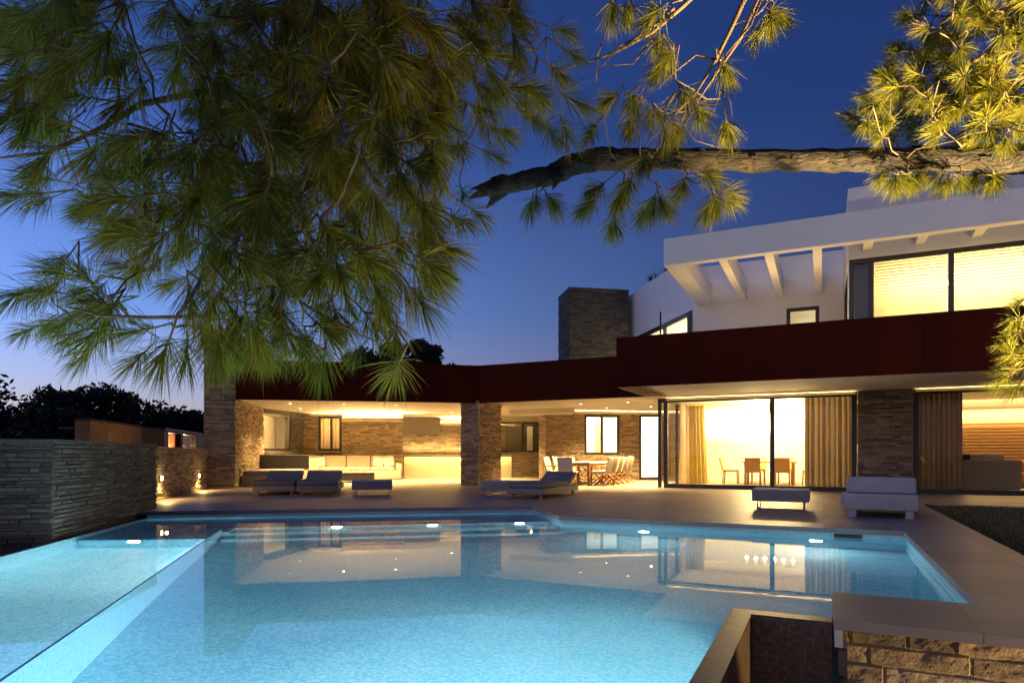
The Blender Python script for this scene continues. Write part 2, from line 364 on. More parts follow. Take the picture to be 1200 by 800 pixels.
# ------------------------------------------------------------------ pool plan
WZ = -.12; FLZ = -1.14; LOW = -1.5
P2 = Vector((.40, 12.5)); FP = Fr(P2, FF.u, FF.v)                  # frame at the inner back corner
Ldir = Vector((.183, -.983)); L0 = Vector((-5.55, 7.0))             # left overflow edge line
def Lat(y): return L0 + Ldir * ((y - 7.0) / Ldir.y)
# meet of left edge and back edge
tt = 0
def isect(p, d, q, e):
    den = d.x * e.y - d.y * e.x; r = q - p; return p + d * ((r.x * e.y - r.y * e.x) / den)
P1 = isect(L0, Ldir, P2, FF.u)
P3 = Vector((.79, 10.53)); P4 = FE.xy(10.79, -8.21); P5 = FE.xy(10.79, -12.81); P6 = FE.xy(9.88, -12.81); P7 = FE.xy(9.88, -13.09); P8 = FE.xy(9.23, -13.09); P9 = FE.xy(9.23, -17.3); P10 = Lat(.25)
POOL = [P1, P2, P3, P4, P5, P6, P7, P8, P9, P10]
T = lambda v: (v.x, v.y)

# ground, lawn terrace, deck
g = MB(); g.sheet([(-900, -900), (900, -900), (900, 900), (-900, 900)], LOW); g.build('ground', M['ground'], kind='structure')
q = [(-400, 12.3), (P1.x - 1.2, P1.y + .25), (P1.x, P1.y + .25), (P2.x + .2, P2.y + .2), (P3.x + .2, P3.y + .15), T(FE.xy(10.97, -8.03)), T(FE.xy(10.97, -13.4)), T(FE.xy(60, -13.4)), (500, -150), (500, 700), (-400, 700)]
g = MB(); g.prism(q, LOW + .02, -.03); g.build('lawn', M['grass_base'], kind='structure')
IN = .03
dk = [(P1.x - .8, P1.y - IN), (P2.x - IN, P2.y - IN), (P3.x - IN, P3.y - IN), T(FE.xy(10.79 - IN, -8.21 - IN)), T(FE.xy(10.79 - IN, -12.81 + IN)), T(FE.xy(9.88, -12.81 + IN)), T(FE.xy(9.88, -13.64)), T(FE.xy(11.61, -13.64)), T(FE.xy(11.61, -2.65)), T(FE.xy(24, -2.65)), T(FE.xy(24, 9)), T(FF.xy(2, 12)), T(FF.xy(-9.2, 12)), (-9.3, 19.5)]
g = MB(); g.prism(dk, -.06, 0); g.build('patio_deck', M['deck'], kind='structure')
# grass blades on the lawn beside the deck
gb = MB(); r = random.Random(3)
for i in range(16000):
    s = 11.66 + 9 * r.random() ** 1.6; t = r.uniform(-13.2, -2.72)
    p = FE.p(s, t, -.03); h = r.uniform(.03, .07); a = r.uniform(0, 6.28); w = .004; dx, dy = math.cos(a), math.sin(a); l = r.uniform(-.02, .02)
    gb.add([(p.x - dx * w, p.y - dy * w, p.z), (p.x + dx * w, p.y + dy * w, p.z), (p.x + l, p.y + l * .6, p.z + h)], [(0, 1, 2)])
gb.build('grass', M['grass'], kind='stuff')

# pool shell
pool = thing('swimming_pool', 'angular blue mosaic swimming pool lit from under the water, in front of the house', 'swimming pool', (P3.x, P3.y, 0))
g = MB(); n = len(POOL)
for i in range(n):
    a, b = POOL[i], POOL[(i + 1) % n]
    low_edge = i in (6, 7, 9) or i == 8
    zt = WZ + .004 if low_edge else -.06
    g.quad((a.x, a.y, zt), (b.x, b.y, zt), (b.x, b.y, FLZ), (a.x, a.y, FLZ))
g.sheet([T(p) for p in POOL], FLZ)
g.build('mosaic_shell', M['pool_tile'], pool)
# overflow rims: left edge, notch in front, near end
g = MB()
lf = Fr(Lat(8.3), Ldir, Vector((-.983, -.183)))
g.box(lf, -3.2, 8.3, .002, .045, LOW + .01, WZ + .006); g.build('overflow_rim', M['pool_tile'], pool)
g = MB(); g.box(FE, 9.232, 9.37, -17.3, -13.232, LOW + .01, WZ + .006); g.box(FE, 9.232, 9.876, -13.23, -13.092, LOW + .01, WZ + .006)
g.build('overflow_rim', M['brown_tile'], pool)
nf = Fr(P9, (P10 - P9).normalized(), Vector((-(P10 - P9).y, (P10 - P9).x)).normalized())
g = MB(); g.box(nf, -.1, (P10 - P9).length + .1, .002, .25, LOW + .01, WZ + .006); g.build('near_rim', M['brown_tile'], pool)
# coping course just above the water under the deck edge
g = MB()
def course(a, b, off, zt, zb, th):
    d = (b - a).normalized(); nn = Vector((d.y, -d.x)); f = Fr(a + nn * off, d, -nn); g.box(f, 0, (b - a).length, 0, th, zb, zt)
for a, b in ((P1, P2), (P2, P3), (P3, P4), (P4, P5)): course(a, b, .012, -.066, -.100, .05)
g.build('waterline_course', M['coping'], pool)
# ledge steps under water along the back of the left part
def shelf(poly, z, nm):
    g = MB(); g.prism([T(p) for p in poly], FLZ + .002, z); return g.build(nm, M['pool_tile'], pool)
shelf([FP.xy(-5.1, -.004), FP.xy(-.004, -.004), FP.xy(-.004, -1.42), FP.xy(-5.1, -1.42)], WZ - .30, 'bench_ledge')
shelf([FP.xy(-5.1, -1.424), FP.xy(-.004, -1.424), FP.xy(-.004, -1.86), FP.xy(-5.1, -1.86)], WZ - .56, 'bench_ledge')
shelf([FP.xy(-5.1, -1.864), FP.xy(-.004, -1.864), FP.xy(-.004, -2.3), FP.xy(-5.1, -2.3)], WZ - .80, 'bench_ledge')
# dividing wall and raised lane end
D0, D1 = Vector((-4.33, 9.65)), Vector((-2.53, 3.23)); dd = (D1 - D0).normalized(); df = Fr(D0, dd, Vector((dd.y, -dd.x)))
g = MB(); g.box(df, 0, 9.45, 0, .018, FLZ + .002, WZ + .003); g.build('dividing_wall', M['pool_tile'], pool)
la, lb = Lat(8.75), df.xy(.75, .016)
shelf([Vector((la.x + .004, la.y)), lb, df.xy(-.004, .016), FP.xy(-5.104, -1.86), FP.xy(-5.104, -.004), FP.xy(FP.st(*P1)[0] + .01, -.004)], WZ - .36, 'lane_step')
# skimmer mouth
sk = FE.st(*P4); sx = sk[0] - .5
g = MB(); g.box(FE, sx - .34, sx, sk[1] - .012, sk[1] + .02, -.155, -.072); g.build('skimmer', M['frame'], pool)
# pool lamps (ring + lens)
def pool_light(p, d, e, c=COOL, sz=.16):
    p = Vector(p); d = Vector(d).normalized(); g = MB()
    g.tube([p + d * .001, p + d * .02], .10, 24); rg = g.build('pool_light', M['steel'], pool)
    g = MB(); g.disc(p + d * .023, d, .075); g.build('lens', M['lens'], rg)
    area(p + d * .03, d, sz, e * 2.6, c)
nG, nD = -FF.v, -FE.v
for u in (-3.55, -2.02, -.55): q = FP.p(u, -1.425, WZ - .43); pool_light(q, (nG.x, nG.y, -.02), 11)
for s_ in (1.378, 3.76):
    q = P3 + FE.u * s_; pool_light((q.x + nD.x * .004, q.y + nD.y * .004, WZ - .50), (nD.x, nD.y, 0), 7)
q = la.lerp(lb, .42); d2 = Vector(((lb - la).y, -(lb - la).x)).normalized()
pool_light((q.x, q.y, WZ - .52), (d2.x, d2.y, 0), 105, (1, .95, .82))
for k in (.18, .42, .66): q = P9.lerp(P10, k); pool_light((q.x - nf.v.x * .004, q.y - nf.v.y * .004, WZ - .5), (-nf.v.x, -nf.v.y, -.1), 54)
q = P9.lerp(P10, .86); pool_light((q.x - nf.v.x * .004, q.y - nf.v.y * .004, WZ - .5), (-nf.v.x, -nf.v.y, -.1), 110, (1, .96, .84))
for t in (-14.2, -16.0): q = FE.p(9.226, t, WZ - .5); pool_light(q, (-FE.u.x, -FE.u.y, 0), 62)
# water
g = MB(); g.sheet([T(p) for p in POOL], WZ); g.build('water', M['water'], kind='structure')
# catch basin floor in front
g = MB(); g.box(FE, 9.38, 13, -17.3, -13.66, LOW + .004, LOW + .03); g.build('basin_floor', M['basin'], kind='structure')

# block retaining wall under the deck, right foreground
rw = thing('retaining_wall', 'rough block stone retaining wall under the deck slab, warmly lit at the pool corner', 'wall', FE.p(10, -13.5, LOW))
g = MB(); g.box(FE, 9.96, 18, -13.402, -13.1, LOW + .01, -.064); g.build('core', M['block'], rw)
from mathutils import noise as mnoise
g = MB(); r = random.Random(4); z = LOW + .01
while z < -.075:
    z2 = min(-.07, z + r.uniform(.10, .19)); z2 = -.07 if -.07 - z2 < .07 else z2
    x = 9.96 + (-r.uniform(0, .3) if z > LOW + .02 else 0); 
    while x < 18:
        x2 = x + r.uniform(.22, .62); off = r.uniform(.010, .028); nx, nz = max(6, int((x2 - x) / .012)), max(6, int((z2 - z) / .011)); V = []; sd = r.uniform(0, 100)
        jz0, jz1, jx0, jx1 = (r.uniform(-.012, .008) for _ in range(4))
        for b in range(nz + 1):
            for a in range(nx + 1):
                fx, fz = a / nx, b / nz; X = x + .002 + (x2 - x - .004) * fx + (jx0 if a == 0 else 0) * .4; Zz = z + .002 + (z2 - z - .004) * fz + (jz0 * (1 - fx) + jz1 * fx) * (fz - .5) * .8
                ed = min(1, min(fx, 1 - fx) * (x2 - x) / .011, min(fz, 1 - fz) * (z2 - z) / .010)
                n1 = mnoise.fractal(Vector((X * 7, Zz * 14, sd)), 1, 2, 5) * .011
                V.append(FE.p(max(9.96, X), -13.40 - (off + n1) * (ed ** .6) + .004, Zz))
        w_ = nx + 1; g.add(V, [(b * w_ + a, b * w_ + a + 1, (b + 1) * w_ + a + 1, (b + 1) * w_ + a) for b in range(nz) for a in range(nx)])
        x = x2
    z = z2
g.stones(FE.xy(9.96, -13.1), FE.xy(9.96, -13.40), -FE.u, LOW + .01, -.07, (.09, .19), (.2, .3), (.02, .05), gap=.004, inset=.014, seed=4); g.build('stone_face', M['block'], rw)
g = MB(); g.box(FE, 9.885, 9.93, -13.63, -13.3, -.17, -.064); g.build('slab_bracket', M['coping'], rw)

# ------------------------------------------------------------------ boundary stone walls on the left
def stone_block(name, label, fr, a0, a1_, b0, b1, z0, z1, m='stone_dark', faces='flr', seed=0, h=(.035, .075), l=(.12, .42), cat='wall'):
    t = thing(name, label, cat, fr.p((a0 + a1_) / 2, b0, z0))
    fill_block(t, fr, a0, a1_, b0, b1, z0, z1, m, faces, seed, h, l); return t
def fill_block(t, fr, a0, a1_, b0, b1, z0, z1, m, faces='flr', seed=0, h=(.035, .075), l=(.12, .42), nm='stone_face'):
    g = MB(); e = .03; g.box(fr, a0 + e, a1_ - e, b0 + e, b1, z0, z1 - .01); g.build('core', M['mortar'], t)
    g = MB()
    if 'f' in faces: g.stones(fr.xy(a0, b0 + e), fr.xy(a1_, b0 + e), -fr.v, z0, z1, h, l, seed=seed)
    if 'r' in faces: g.stones(fr.xy(a1_ - e, b0), fr.xy(a1_ - e, b1), fr.u, z0, z1, h, l, seed=seed + 1)
    if 'l' in faces: g.stones(fr.xy(a0 + e, b1), fr.xy(a0 + e, b0), -fr.u, z0, z1, h, l, seed=seed + 2)
    # flat capping stones
    g.stones(fr.xy(a0, b1), fr.xy(a1_, b1), fr.v, z1 - .06, z1 - .005, (.1, .1), (.4, .8), (.0, .01), seed=seed)
    g.build(nm, M[m], t)
    g = MB(); g.box(fr, a0 - .005, a1_ + .005, b0 - .005, b1 + .03, z1 - .005, z1 + .025); g.build('cap_stone', M[m], t)
w1 = Fr(Lat(8.4) + Vector((-.15, 0)), Vector((.983, .184)), Vector((-.184, .983)))
stone_block('stone_wall', 'dark stacked stone wall whose corner stands at the pool overflow edge', w1, -9, 0, 0, .7, LOW, 1.15, 'stone_dark', 'f', 3)
g = stone_block('stone_wall', 'grey stacked stone wall running back along the left side of the pool', Fr(w1.xy(-.7, .7), w1.u, w1.v), 0, .7, -.7 + .0, 3.1, LOW, 1.17, 'stone_dark', 'r', 5)
w2o = Vector((-7.67, 14.04)); w2d = (Vector((-9.04, 19.4)) - w2o).normalized(); w2 = Fr(w2o, Vector((w2d.y, -w2d.x)), w2d)
w2wall = stone_block('stone_wall', 'low stone wall with two small wall lamps beside the left end of the deck', w2, -.35, 0, -2.4, 5.3, LOW + .4, 1.14, 'stone', 'r', 9)
for i, (px, py) in enumerate(((187, 560), (231.5, 557))):
    # lamp on wall face
    k = (px - CX) / FPX; t_ = (k * w2o.y - w2o.x) / (w2d.x - k * w2d.y); p = w2.p(.03, t_, 0); z = 1 + (HY - py) / FPX * p.y
    wl = thing('wall_lamp', ('small square wall lamp on the low stone wall, nearer the pool', 'small square wall lamp on the low stone wall, nearer the bench')[i], 'wall lamp', (p.x, p.y, z), 'wall lamps on the low stone wall')
    g = MB(); g.box(w2, 0, .035, t_ - .07, t_ + .07, z - .06, z + .06); g.build('housing', M['steel'], wl)
    g = MB(); g.box(w2, .036, .05, t_ - .06, t_ + .06, z - .05, z + .045); g.build('lens', M['lamp'], wl)
    q = w2.p(.12, t_, z); spot(q, (w2.u.x * .45, w2.u.y * .45, -1), 60, 150, WARM, .04); point(w2.p(.14, t_, z), 3, WARM, .03)
# garden pavilion / boundary wall far left
bwo = on(105, 560) ; b0 = at(105, 492.5, 15); b1 = at(191, 503.7, 20.9); bd = (Vector(b1[:2]) - Vector(b0[:2])).normalized(); bf = Fr(b0[:2], Vector((bd.y, -bd.x)), bd); BL = (Vector(b1[:2]) - Vector(b0[:2])).length
ow = thing('garden_wall', 'ochre rendered garden wall rising behind the grey stone wall', 'wall', (b0.x, b0.y, 0))
g = MB(); g.box(bf, -.3, 0, 0, BL, -.1, 1.78); g.build('wall_body', M['ochre'], ow)
g = MB(); g.box(bf, -.32, .02, -.02, BL + .02, 1.784, 1.83); g.build('coping', M['mortar'], ow)
pv = thing('garden_pavilion', 'low dark pavilion with glowing orange timber panels left of the stone tower', 'pavilion', bf.p(0, BL + .1, 0))
g = MB(); hl = [(BL + .65, BL + 2.3, .9, 1.72), (BL + 2.6, BL + 4.6, .9, 1.72)]
pf = Fr(bf.o, bf.v, bf.u); g.wallbox(pf, BL + .1, BL + 5.6, -.2, 0, -.1, 1.78, hl); g.box(pf, BL + .1, BL + 5.6, -3, -.204, -.1, .4); g.box(pf, BL + .1, BL + 5.6, -3, .05, 1.784, 1.86); g.build('wall', M['frame'], pv)
mlit, nt, b, o = mat('lit_timber'); wv = N(nt, 'ShaderNodeTexWave'); wv.inputs['Scale'].default_value = 2.2; wv.inputs['Distortion'].default_value = .6
uvn = N(nt, 'ShaderNodeUVMap'); nt.links.new(uvn.outputs[0], wv.inputs['Vector']); cc = ramp(nt, wv.outputs[0], [(0, (.42, .14, .03)), (1, (.62, .28, .08))])
nt.links.new(cc, b.inputs['Base Color']); b.inputs['Roughness'].default_value = .6
g = MB(); g.box(pf, BL + .3, BL + 11, -1.0, -.95, .41, 1.78); g.build('timber_panel', mlit, pv)
g = MB(); g.box(pf, BL + 5.6, BL + 11, -.2, 0, -.1, 1.78); g.build('wall', M['frame'], pv)
for h_ in hl:
    
    g = MB(); g.box(pf, h_[0], h_[1], -.1, -.094, h_[2], h_[3]); g.build('pane', M['glass'], pv)
    point(pf.p((h_[0] + h_[1]) / 2 + 1.2, -.5, 1.3), 90, (1, .6, .22), .1)
spot(bf.p(.9, 1.0, .5), (bf.v.x - bf.u.x * .5, bf.v.y - bf.u.y * .5, .25), 14, 120, WARM)

# ------------------------------------------------------------------ HOUSE
house = thing('house', 'modern villa with stone walls, dark red steel fascia and glowing glass rooms behind the pool', 'house', FE.p(5, 1, 0))
ZS, ZB, ZT = 2.67, 2.62, 3.82
SL, TL = 5.29, -2.78
# roof slab: pale soffit below
rp = [T(FF.xy(-7.3, .06)), T(FF.xy(0, .06)), T(FE.xy(SL + .1, .06)), T(FE.xy(SL + .1, TL + .06)), T(FE.xy(18, TL + .06)), T(FE.xy(18, 9.5)), T(FF.xy(5, 13.5)), T(FF.xy(-8.1, 13.5)), T(FF.xy(-8.1, 4.4)), T(FF.xy(-7.3, 4.34))]
g = MB(); g.prism(rp, ZS, 3.5); g.build('roof', M['cream'], house)
# steel fascia
g = MB(); g.box(FF, -7.28, 0, 0, .055, ZB, 3.81); 
k0, k1 = FF.p(0, 0, ZB), FE.p(0, 0, ZB)
g.box(FE, 0, SL + .02, 0, .055, ZB, 3.81); g.build('fascia', M['corten'], house)
g = MB(); seams = [SL, SL + 3.15, SL + 6.35, SL + 9.5, SL + 12.6]
for a, b in zip(seams, seams[1:]): g.box(FE, a + .003, b - .003, TL, TL + .055, ZB, ZT)
g.build('fascia', M['corten'], house)
g = MB(); g.box(FE, SL + .02, 15.5, TL + .0555, TL + .0585, ZB + .02, ZT - .02); g.build('fascia_backing', M['frame'], house)
g = MB(); g.box(FE, SL, SL + .6, TL + .0595, .0, ZB, ZT - .01); g.build('fascia_return', M['corten'], house)
# tower at the left end
fill_block(house, FF, -8.15, -7.28, -.06, 4.35, .0, 4.62, 'stone', 'flr', 21)
# pillar
fill_block(house, FE, -.66, 0, -.06, 1.55, 0, 2.665, 'stone', 'flr', 23, nm='pillar')
# diagonal glazed wall at left end of the terrace
A, B = FF.xy(-7.4, 4.36), FF.xy(-6.25, 7.0); dg = Fr(A, (B - A).normalized(), Vector((-(B - A).y, (B - A).x)).normalized()); DL = (B - A).length
def window(fr, a0, a1_, b, z0, z1, mull=(), fw=.06, fd=.08, nm='window', parent=house, glass=True, sill=None):
    g = MB(); g.wallbox(fr, a0, a1_, b - fd / 2, b + fd / 2, z0, z1, [(x0 + (fw if i == 0 else fw / 2), x1 - (fw if i == len(mull) else fw / 2), z0 + (fw if sill is None else sill), z1 - fw) for i, (x0, x1) in enumerate(zip([a0] + list(mull), list(mull) + [a1_]))])
    w = g.build(nm, M['frame'], parent)
    if glass:
        e = [a0] + list(mull) + [a1_]
        for x0, x1 in zip(e, e[1:]):
            g = MB(); g.quad(fr.p(x0 + fw / 2, b, z0 + fw / 2), fr.p(x1 - fw / 2, b, z0 + fw / 2), fr.p(x1 - fw / 2, b, z1 - fw / 2), fr.p(x0 + fw / 2, b, z1 - fw / 2)); g.build('pane', M['glass'], w)
    return w
h1 = (.12, 1.95, 1.15, 2.5)
g = MB(); g.wallbox(dg, 0, DL, 0, .25, 0, ZS - .002, [h1]); g.build('wall', M['mortar'], house)
g = MB(); g.stones(dg.xy(0, 0), dg.xy(DL, 0), -dg.v, 0, 1.1, seed=31); g.stones(dg.xy(1.98, 0), dg.xy(DL, 0), -dg.v, 1.1, ZS, seed=32); g.build('stone_face', M['stone_dark'], house)
window(dg, h1[0], h1[1], .05, h1[2], h1[3], fw=.07)
# room behind the diagonal window
g = MB(); g.box(FF, -8.1, -8.05, 4.4, 11.5, 0, ZS - .002); g.box(FF, -8.05, -6.3, 11.4, 11.5, 0, ZS - .002); g.build('room_wall', M['cream'], house)
g = MB(); g.box(FF, -8.045, -8.0, 7.6, 8.5, 0, 2.15); g.build('interior_door', M['white_fabric'], house)
strip(dg.p(.2, .36, 2.6), dg.p(1.9, .36, 2.6), (dg.v.x, dg.v.y, -.6), .06, 170, WARM2)
# back wall of the left terrace
def pu(px, v): # u on the plane v of FF seen at pixel px
    r = (px - CX) / FPX; o = FF.xy(0, v); return (r * o.y - o.x) / (FF.u.x - r * FF.u.y)
V1 = 7.0; uw0, uw1 = pu(373, V1), pu(400.5, V1)
h2 = (uw0, uw1, 1.14, 2.55)
g = MB(); g.wallbox(FF, -6.4, uw1 + .3, V1, V1 + .25, 0, ZS - .002, [h2]); g.build('wall', M['mortar'], house)
g = MB(); g.stones(FF.xy(-6.3, V1), FF.xy(uw1 + .1, V1), -FF.v, 0, ZS, holes=[(uw0 + 6.3, uw1 + 6.3, 1.14, 2.55)], seed=33); g.build('stone_face', M['stone'], house)
window(FF, uw0, uw1, V1 + .05, 1.14, 2.55, [(uw0 + uw1) / 2 + .05], fw=.09)
g = MB(); g.box(FF, uw0 - .5, uw1 + .5, V1 + 2.2, V1 + 2.25, 0, ZS); g.build('room_wall', M['cream'], house)
def curtain(fr, a0, a1_, b, z0, z1, waves, amp, label, seed=0, mat_='curtain', slope=0):
    r = random.Random(seed); g = MB(); n = waves * 12; ph = [r.uniform(-.5, .5) for _ in range(waves + 2)]; cols = []
    for i in range(n + 1):
        t = i / n; k = t * waves; w = math.sin(2 * math.pi * k + ph[int(k)]) * amp * (1 + .4 * math.sin(k * 1.7 + seed)) 
        cols.append((a0 + (a1_ - a0) * t + .3 * amp * math.sin(4 * math.pi * k), b + w))
    rows = 6; V = []
    for j in range(rows + 1):
        f = j / rows; am = 1 - .25 * f
        for (x, y) in cols: V.append(fr.p(x + slope * (1 - f) * (x - a0) , b + (y - b) * am, z0 + (z1 - z0) * f))
    m_ = n + 1; g.add(V, [(j * m_ + i, j * m_ + i + 1, (j + 1) * m_ + i + 1, (j + 1) * m_ + i) for j in range(rows) for i in range(n)], True)
    o = g.build('curtain', M[mat_]); return tag(o, label, 'curtain')
curtain(FF, uw0 + .05, uw1 - .05, V1 + .4, .9, 2.6, 6, .05, 'orange lit curtain behind the narrow two pane window over the cream bench', 2)
point(FF.p((uw0 + uw1) / 2, V1 + 1.2, 2.2), 420, (1, .6, .22), .1)
# stone panel in front (between window and kitchen)
ub0, ub1 = pu(400.5, 6.6), pu(472, 6.6)
fill_block(house, FF, ub0, ub1, 6.6, 7.3, .0, ZS - .002, 'stone', 'flr', 35)
# kitchen recess
VK = 9.6; uk0, uk1 = ub1 - .05, pu(592, VK)
g = MB(); g.box(FF, uk0 - 1, 3.4, VK, VK + .25, 0, ZS - .002); g.build('wall', M['mortar'], house)
g = MB(); g.stones(FF.xy(uk0 - .2, VK), FF.xy(uk1, VK), -FF.v, .9, ZS, seed=37); g.build('stone_face', M['stone'], house)
hd = thing('cooker_hood', 'wide bronze cooker hood panel above the glowing outdoor kitchen counter', 'cooker hood', FF.p(-1.5, VK - .5, 1.9))
u0, u1 = pu(473, VK - .55), pu(516, VK - .55)
g = MB(); g.box(FF, u0, u1, VK - .55, VK - .03, 1.93, ZS - .004); g.build('panel', M['hood'], hd)
g = MB(); g.box(FF, u0, u1, VK - .56, VK - .03, 1.905, 1.928); g.build('lip', M['steel'], hd)
kc = thing('kitchen_counter', 'pale outdoor kitchen counter glowing along its front under a lit edge', 'counter', FF.p(-1.5, 7.6, 0))
VC = 7.4; c0, c1 = pu(473.5, VC), pu(600, VC)
g = MB(); g.box(FF, c0, c1, VC + .1, VC + .85, 0, .92); g.build('cabinet', M['white_fabric'], kc)
g = MB(); g.box(FF, c0, c1, VC - .12, VC + .9, .95, 1.0); g.build('worktop', M['white_fabric'], kc)
strip(FF.p(c0 + .05, VC - .04, .94), FF.p(c1 - .05, VC - .04, .94), (-FF.v.x * .2, -FF.v.y * .2, -1), .05, 80, (1, .76, .17))
strip(FF.p(uk0, VK - .3, .99 + .1), FF.p(1, VK - .3, 1.09), (0, .2, 1), .05, 60, WARM)
# wall right of the pillar, with dark window
fw_ = Fr((-.9, 28.3), FF.u, FF.v); ww0, ww1 = .2, 2.35
g = MB(); g.wallbox(fw_, -.2, 3.6, 0, .25, 0, ZS - .002, [(ww0, ww1, 1.1, 2.42)]); g.build('wall', M['cream'], house)
g = MB(); g.stones(fw_.xy(-.2, 0), fw_.xy(3.6, 0), -fw_.v, 0, 2.44, holes=[(ww0 + .2, ww1 + .2, 1.1, 2.42)], seed=41); g.build('stone_face', M['stone'], house)
window(fw_, ww0, ww1, .05, 1.1, 2.42, [ww0 + 1.2], fw=.07)
g = MB(); g.box(fw_, -.3, 3.4, 2.0, 2.05, 0, ZS); g.build('room_wall', M['mortar'], house)
g = MB(); g.box(fw_, 1.95, 2.2, 1.6, 1.7, .9, 2.3); g.build('interior_door', M['cream'], house)
point(fw_.p(2.0, 1.0, 2.3), 4, WARM, .05)
# bulkhead + stone column
g = MB(); g.hexa([Vector((-.1, 24.2, 2.5)), Vector((2.25, 23.2, 2.5)), Vector((2.25, 25.2, 2.5)), Vector((-.1, 25.4, 2.5))], [Vector((-.1, 24.2, ZS - .002)), Vector((2.25, 23.2, ZS - .002)), Vector((2.25, 25.2, ZS - .002)), Vector((-.1, 25.4, ZS - .002))]); g.build('ceiling_bulkhead', M['cream'], house)
fc = Fr((1.29, 24.6), FF.u, FF.v)
fill_block(house, fc, 0, .76, 0, 1.2, 0, 2.5, 'stone', 'flr', 43)
# rear wall of the middle terrace with window and door
fm = Fr((4.97, 25.3), FF.u, FF.v); 
def am(px): r = (px - CX) / FPX; return (r * 25.3 - 4.97) / (FF.u.x - r * FF.u.y)
wa, wb, da, db = am(685), am(726), am(749), am(776)
hm = [(wa, wb, 1.0 - .02, 2.52), (da, db, .0, 2.56)]
g = MB(); g.wallbox(fm, -3.1, 3.2, 0, .25, 0, ZS - .002, hm); g.build('wall', M['mortar'], house)
g = MB(); g.stones(fm.xy(-3.1, 0), fm.xy(3.2, 0), -fm.v, 0, ZS, holes=[(h[0] + 3.1, h[1] + 3.1, h[2], h[3]) for h in hm], seed=45); g.build('stone_face', M['stone'], house)
window(fm, wa, wb, .05, .98, 2.52, [(wa + wb) / 2], fw=.09)
window(fm, da, db, .05, .0, 2.56, [], fw=.1, nm='terrace_door')
g = MB(); g.box(fm, -3.2, 2.8, 2.6, 2.65, 0, ZS); g.box(fm, -3.2, -3.15, .26, 2.6, 0, ZS); g.box(fm, 2.8, 2.85, .26, 2.6, 0, ZS); g.build('room_wall', M['plaster'], house)
g = MB(); g.box(fm, wb - .36, wb - .02, 1.9, 2.0, 0, 2.3); g.build('interior_door', M['wood_light'], house)
strip(fm.p(-2.9, .36, 2.62), fm.p(2.6, .36, 2.62), (fm.v.x, fm.v.y, -.6), .06, 560, (1, .88, .62))
# ---- right block: glazed dining room
TG = 1.475; SA, SB_ = 5.50, 10.62
w = window(FE, SA, SB_, TG, 0.0, ZS - .005, [SA + 3.03], fw=.12, fd=.1, nm='sliding_door')
g = MB(); g.box(FE, SA - .17, SA - .07, TG - .05, TG + .05, 0.0, ZS - .005); g.box(FE, SA - .17, SA, TG - .045, TG + .045, ZS - .12, ZS - .008); g.build('door_jamb', M['frame'], house)
w = window(Fr(FE.xy(SA + .05, TG + .06), FE.v, -FE.u), 0, 2.9, 0, 0, ZS - .005, [1.6], fw=.08, fd=.08, nm='side_glazing')
TBK = 6.6
g = MB(); g.box(FE, SA, 11.3, TBK, TBK + .2, 0, ZS - .002); g.box(FE, SA - .1, SA + .1, TG + 3.0, TBK, 0, ZS - .002); g.box(FE, 10.75, 10.95, TG + .5, TBK, 0, ZS - .002); g.build('room_wall', M['cream'], house)
g = MB(); g.box(FE, SA + .12, 10.74, TG + .07, TBK - .01, .004, .02); g.build('room_floor', M['floor'], house)
curtain(FE, SA + .25, SA + .75, TG + 2.6, .02, 2.62, 5, .05, 'narrow yellow curtain hanging at the left corner of the glass dining room', 4, 'curtain_yellow', slope=.25)
curtain(Fr(FE.xy(SA + .2, TG + 1.5), FE.v, -FE.u), 0, 1.4, 0, .02, 2.62, 7, .04, 'beige curtain gathered behind the side glazing of the dining room', 6)
curtain(FE, 9.35, 10.55, TG + .26, .02, 2.6, 9, .10, 'striped looking beige curtain at the right side of the dining room glass', 8)
strip(FE.p(SA + .3, TBK - .25, 1.9), FE.p(10.6, TBK - .25, 1.9), (FE.v.x, FE.v.y, .5), .05, 260, WARM2)
# pier
fill_block(house, FE, 10.63, 11.88, 1.28, 2.2, 0, ZS - .002, 'stone', 'flr', 51)
# ---- living room
SC, SD = 11.9, 16.6
window(FE, SC, SD, TG, 0, ZS - .005, [SC + 3.4], fw=.12, fd=.1, nm='sliding_door')
g = MB(); g.box(FE, SC - .4, 17.4, TBK + .2, TBK + .4, 0, ZS - .002); g.box(FE, 17.3, 17.5, TG, TBK + .2, 0, ZS - .002); g.box(FE, 11.0, 11.2, 2.4, TBK + .2, 0, ZS - .002); g.build('room_wall', M['cream'], house)
g = MB(); g.box(FE, 11.2, 17.3, TG + .07, TBK + .19, .004, .02); g.build('room_floor', M['floor'], house)
g = MB(); z = .3
while z < 1.95: g.box(FE, 12.4, 17.29, TBK + .1, TBK + .16, z, z + .075); z += .1
g.build('slat_wall', M['wood_light'], house)
curtain(FE, SC + .1, SC + 1.1, TG + .26, .02, 2.6, 9, .09, 'dim grey beige curtain behind the far right glass beside the stone pier', 12)
strip(FE.p(12.5, TBK - .05, 2.5), FE.p(17.2, TBK - .05, 2.5), (-FE.v.x * .25, -FE.v.y * .25, -1), .05, 110, WARM); strip(FE.p(12.5, TBK - .15, 2.45), FE.p(17.2, TBK - .15, 2.45), (0, 0, 1), .05, 40, WARM)
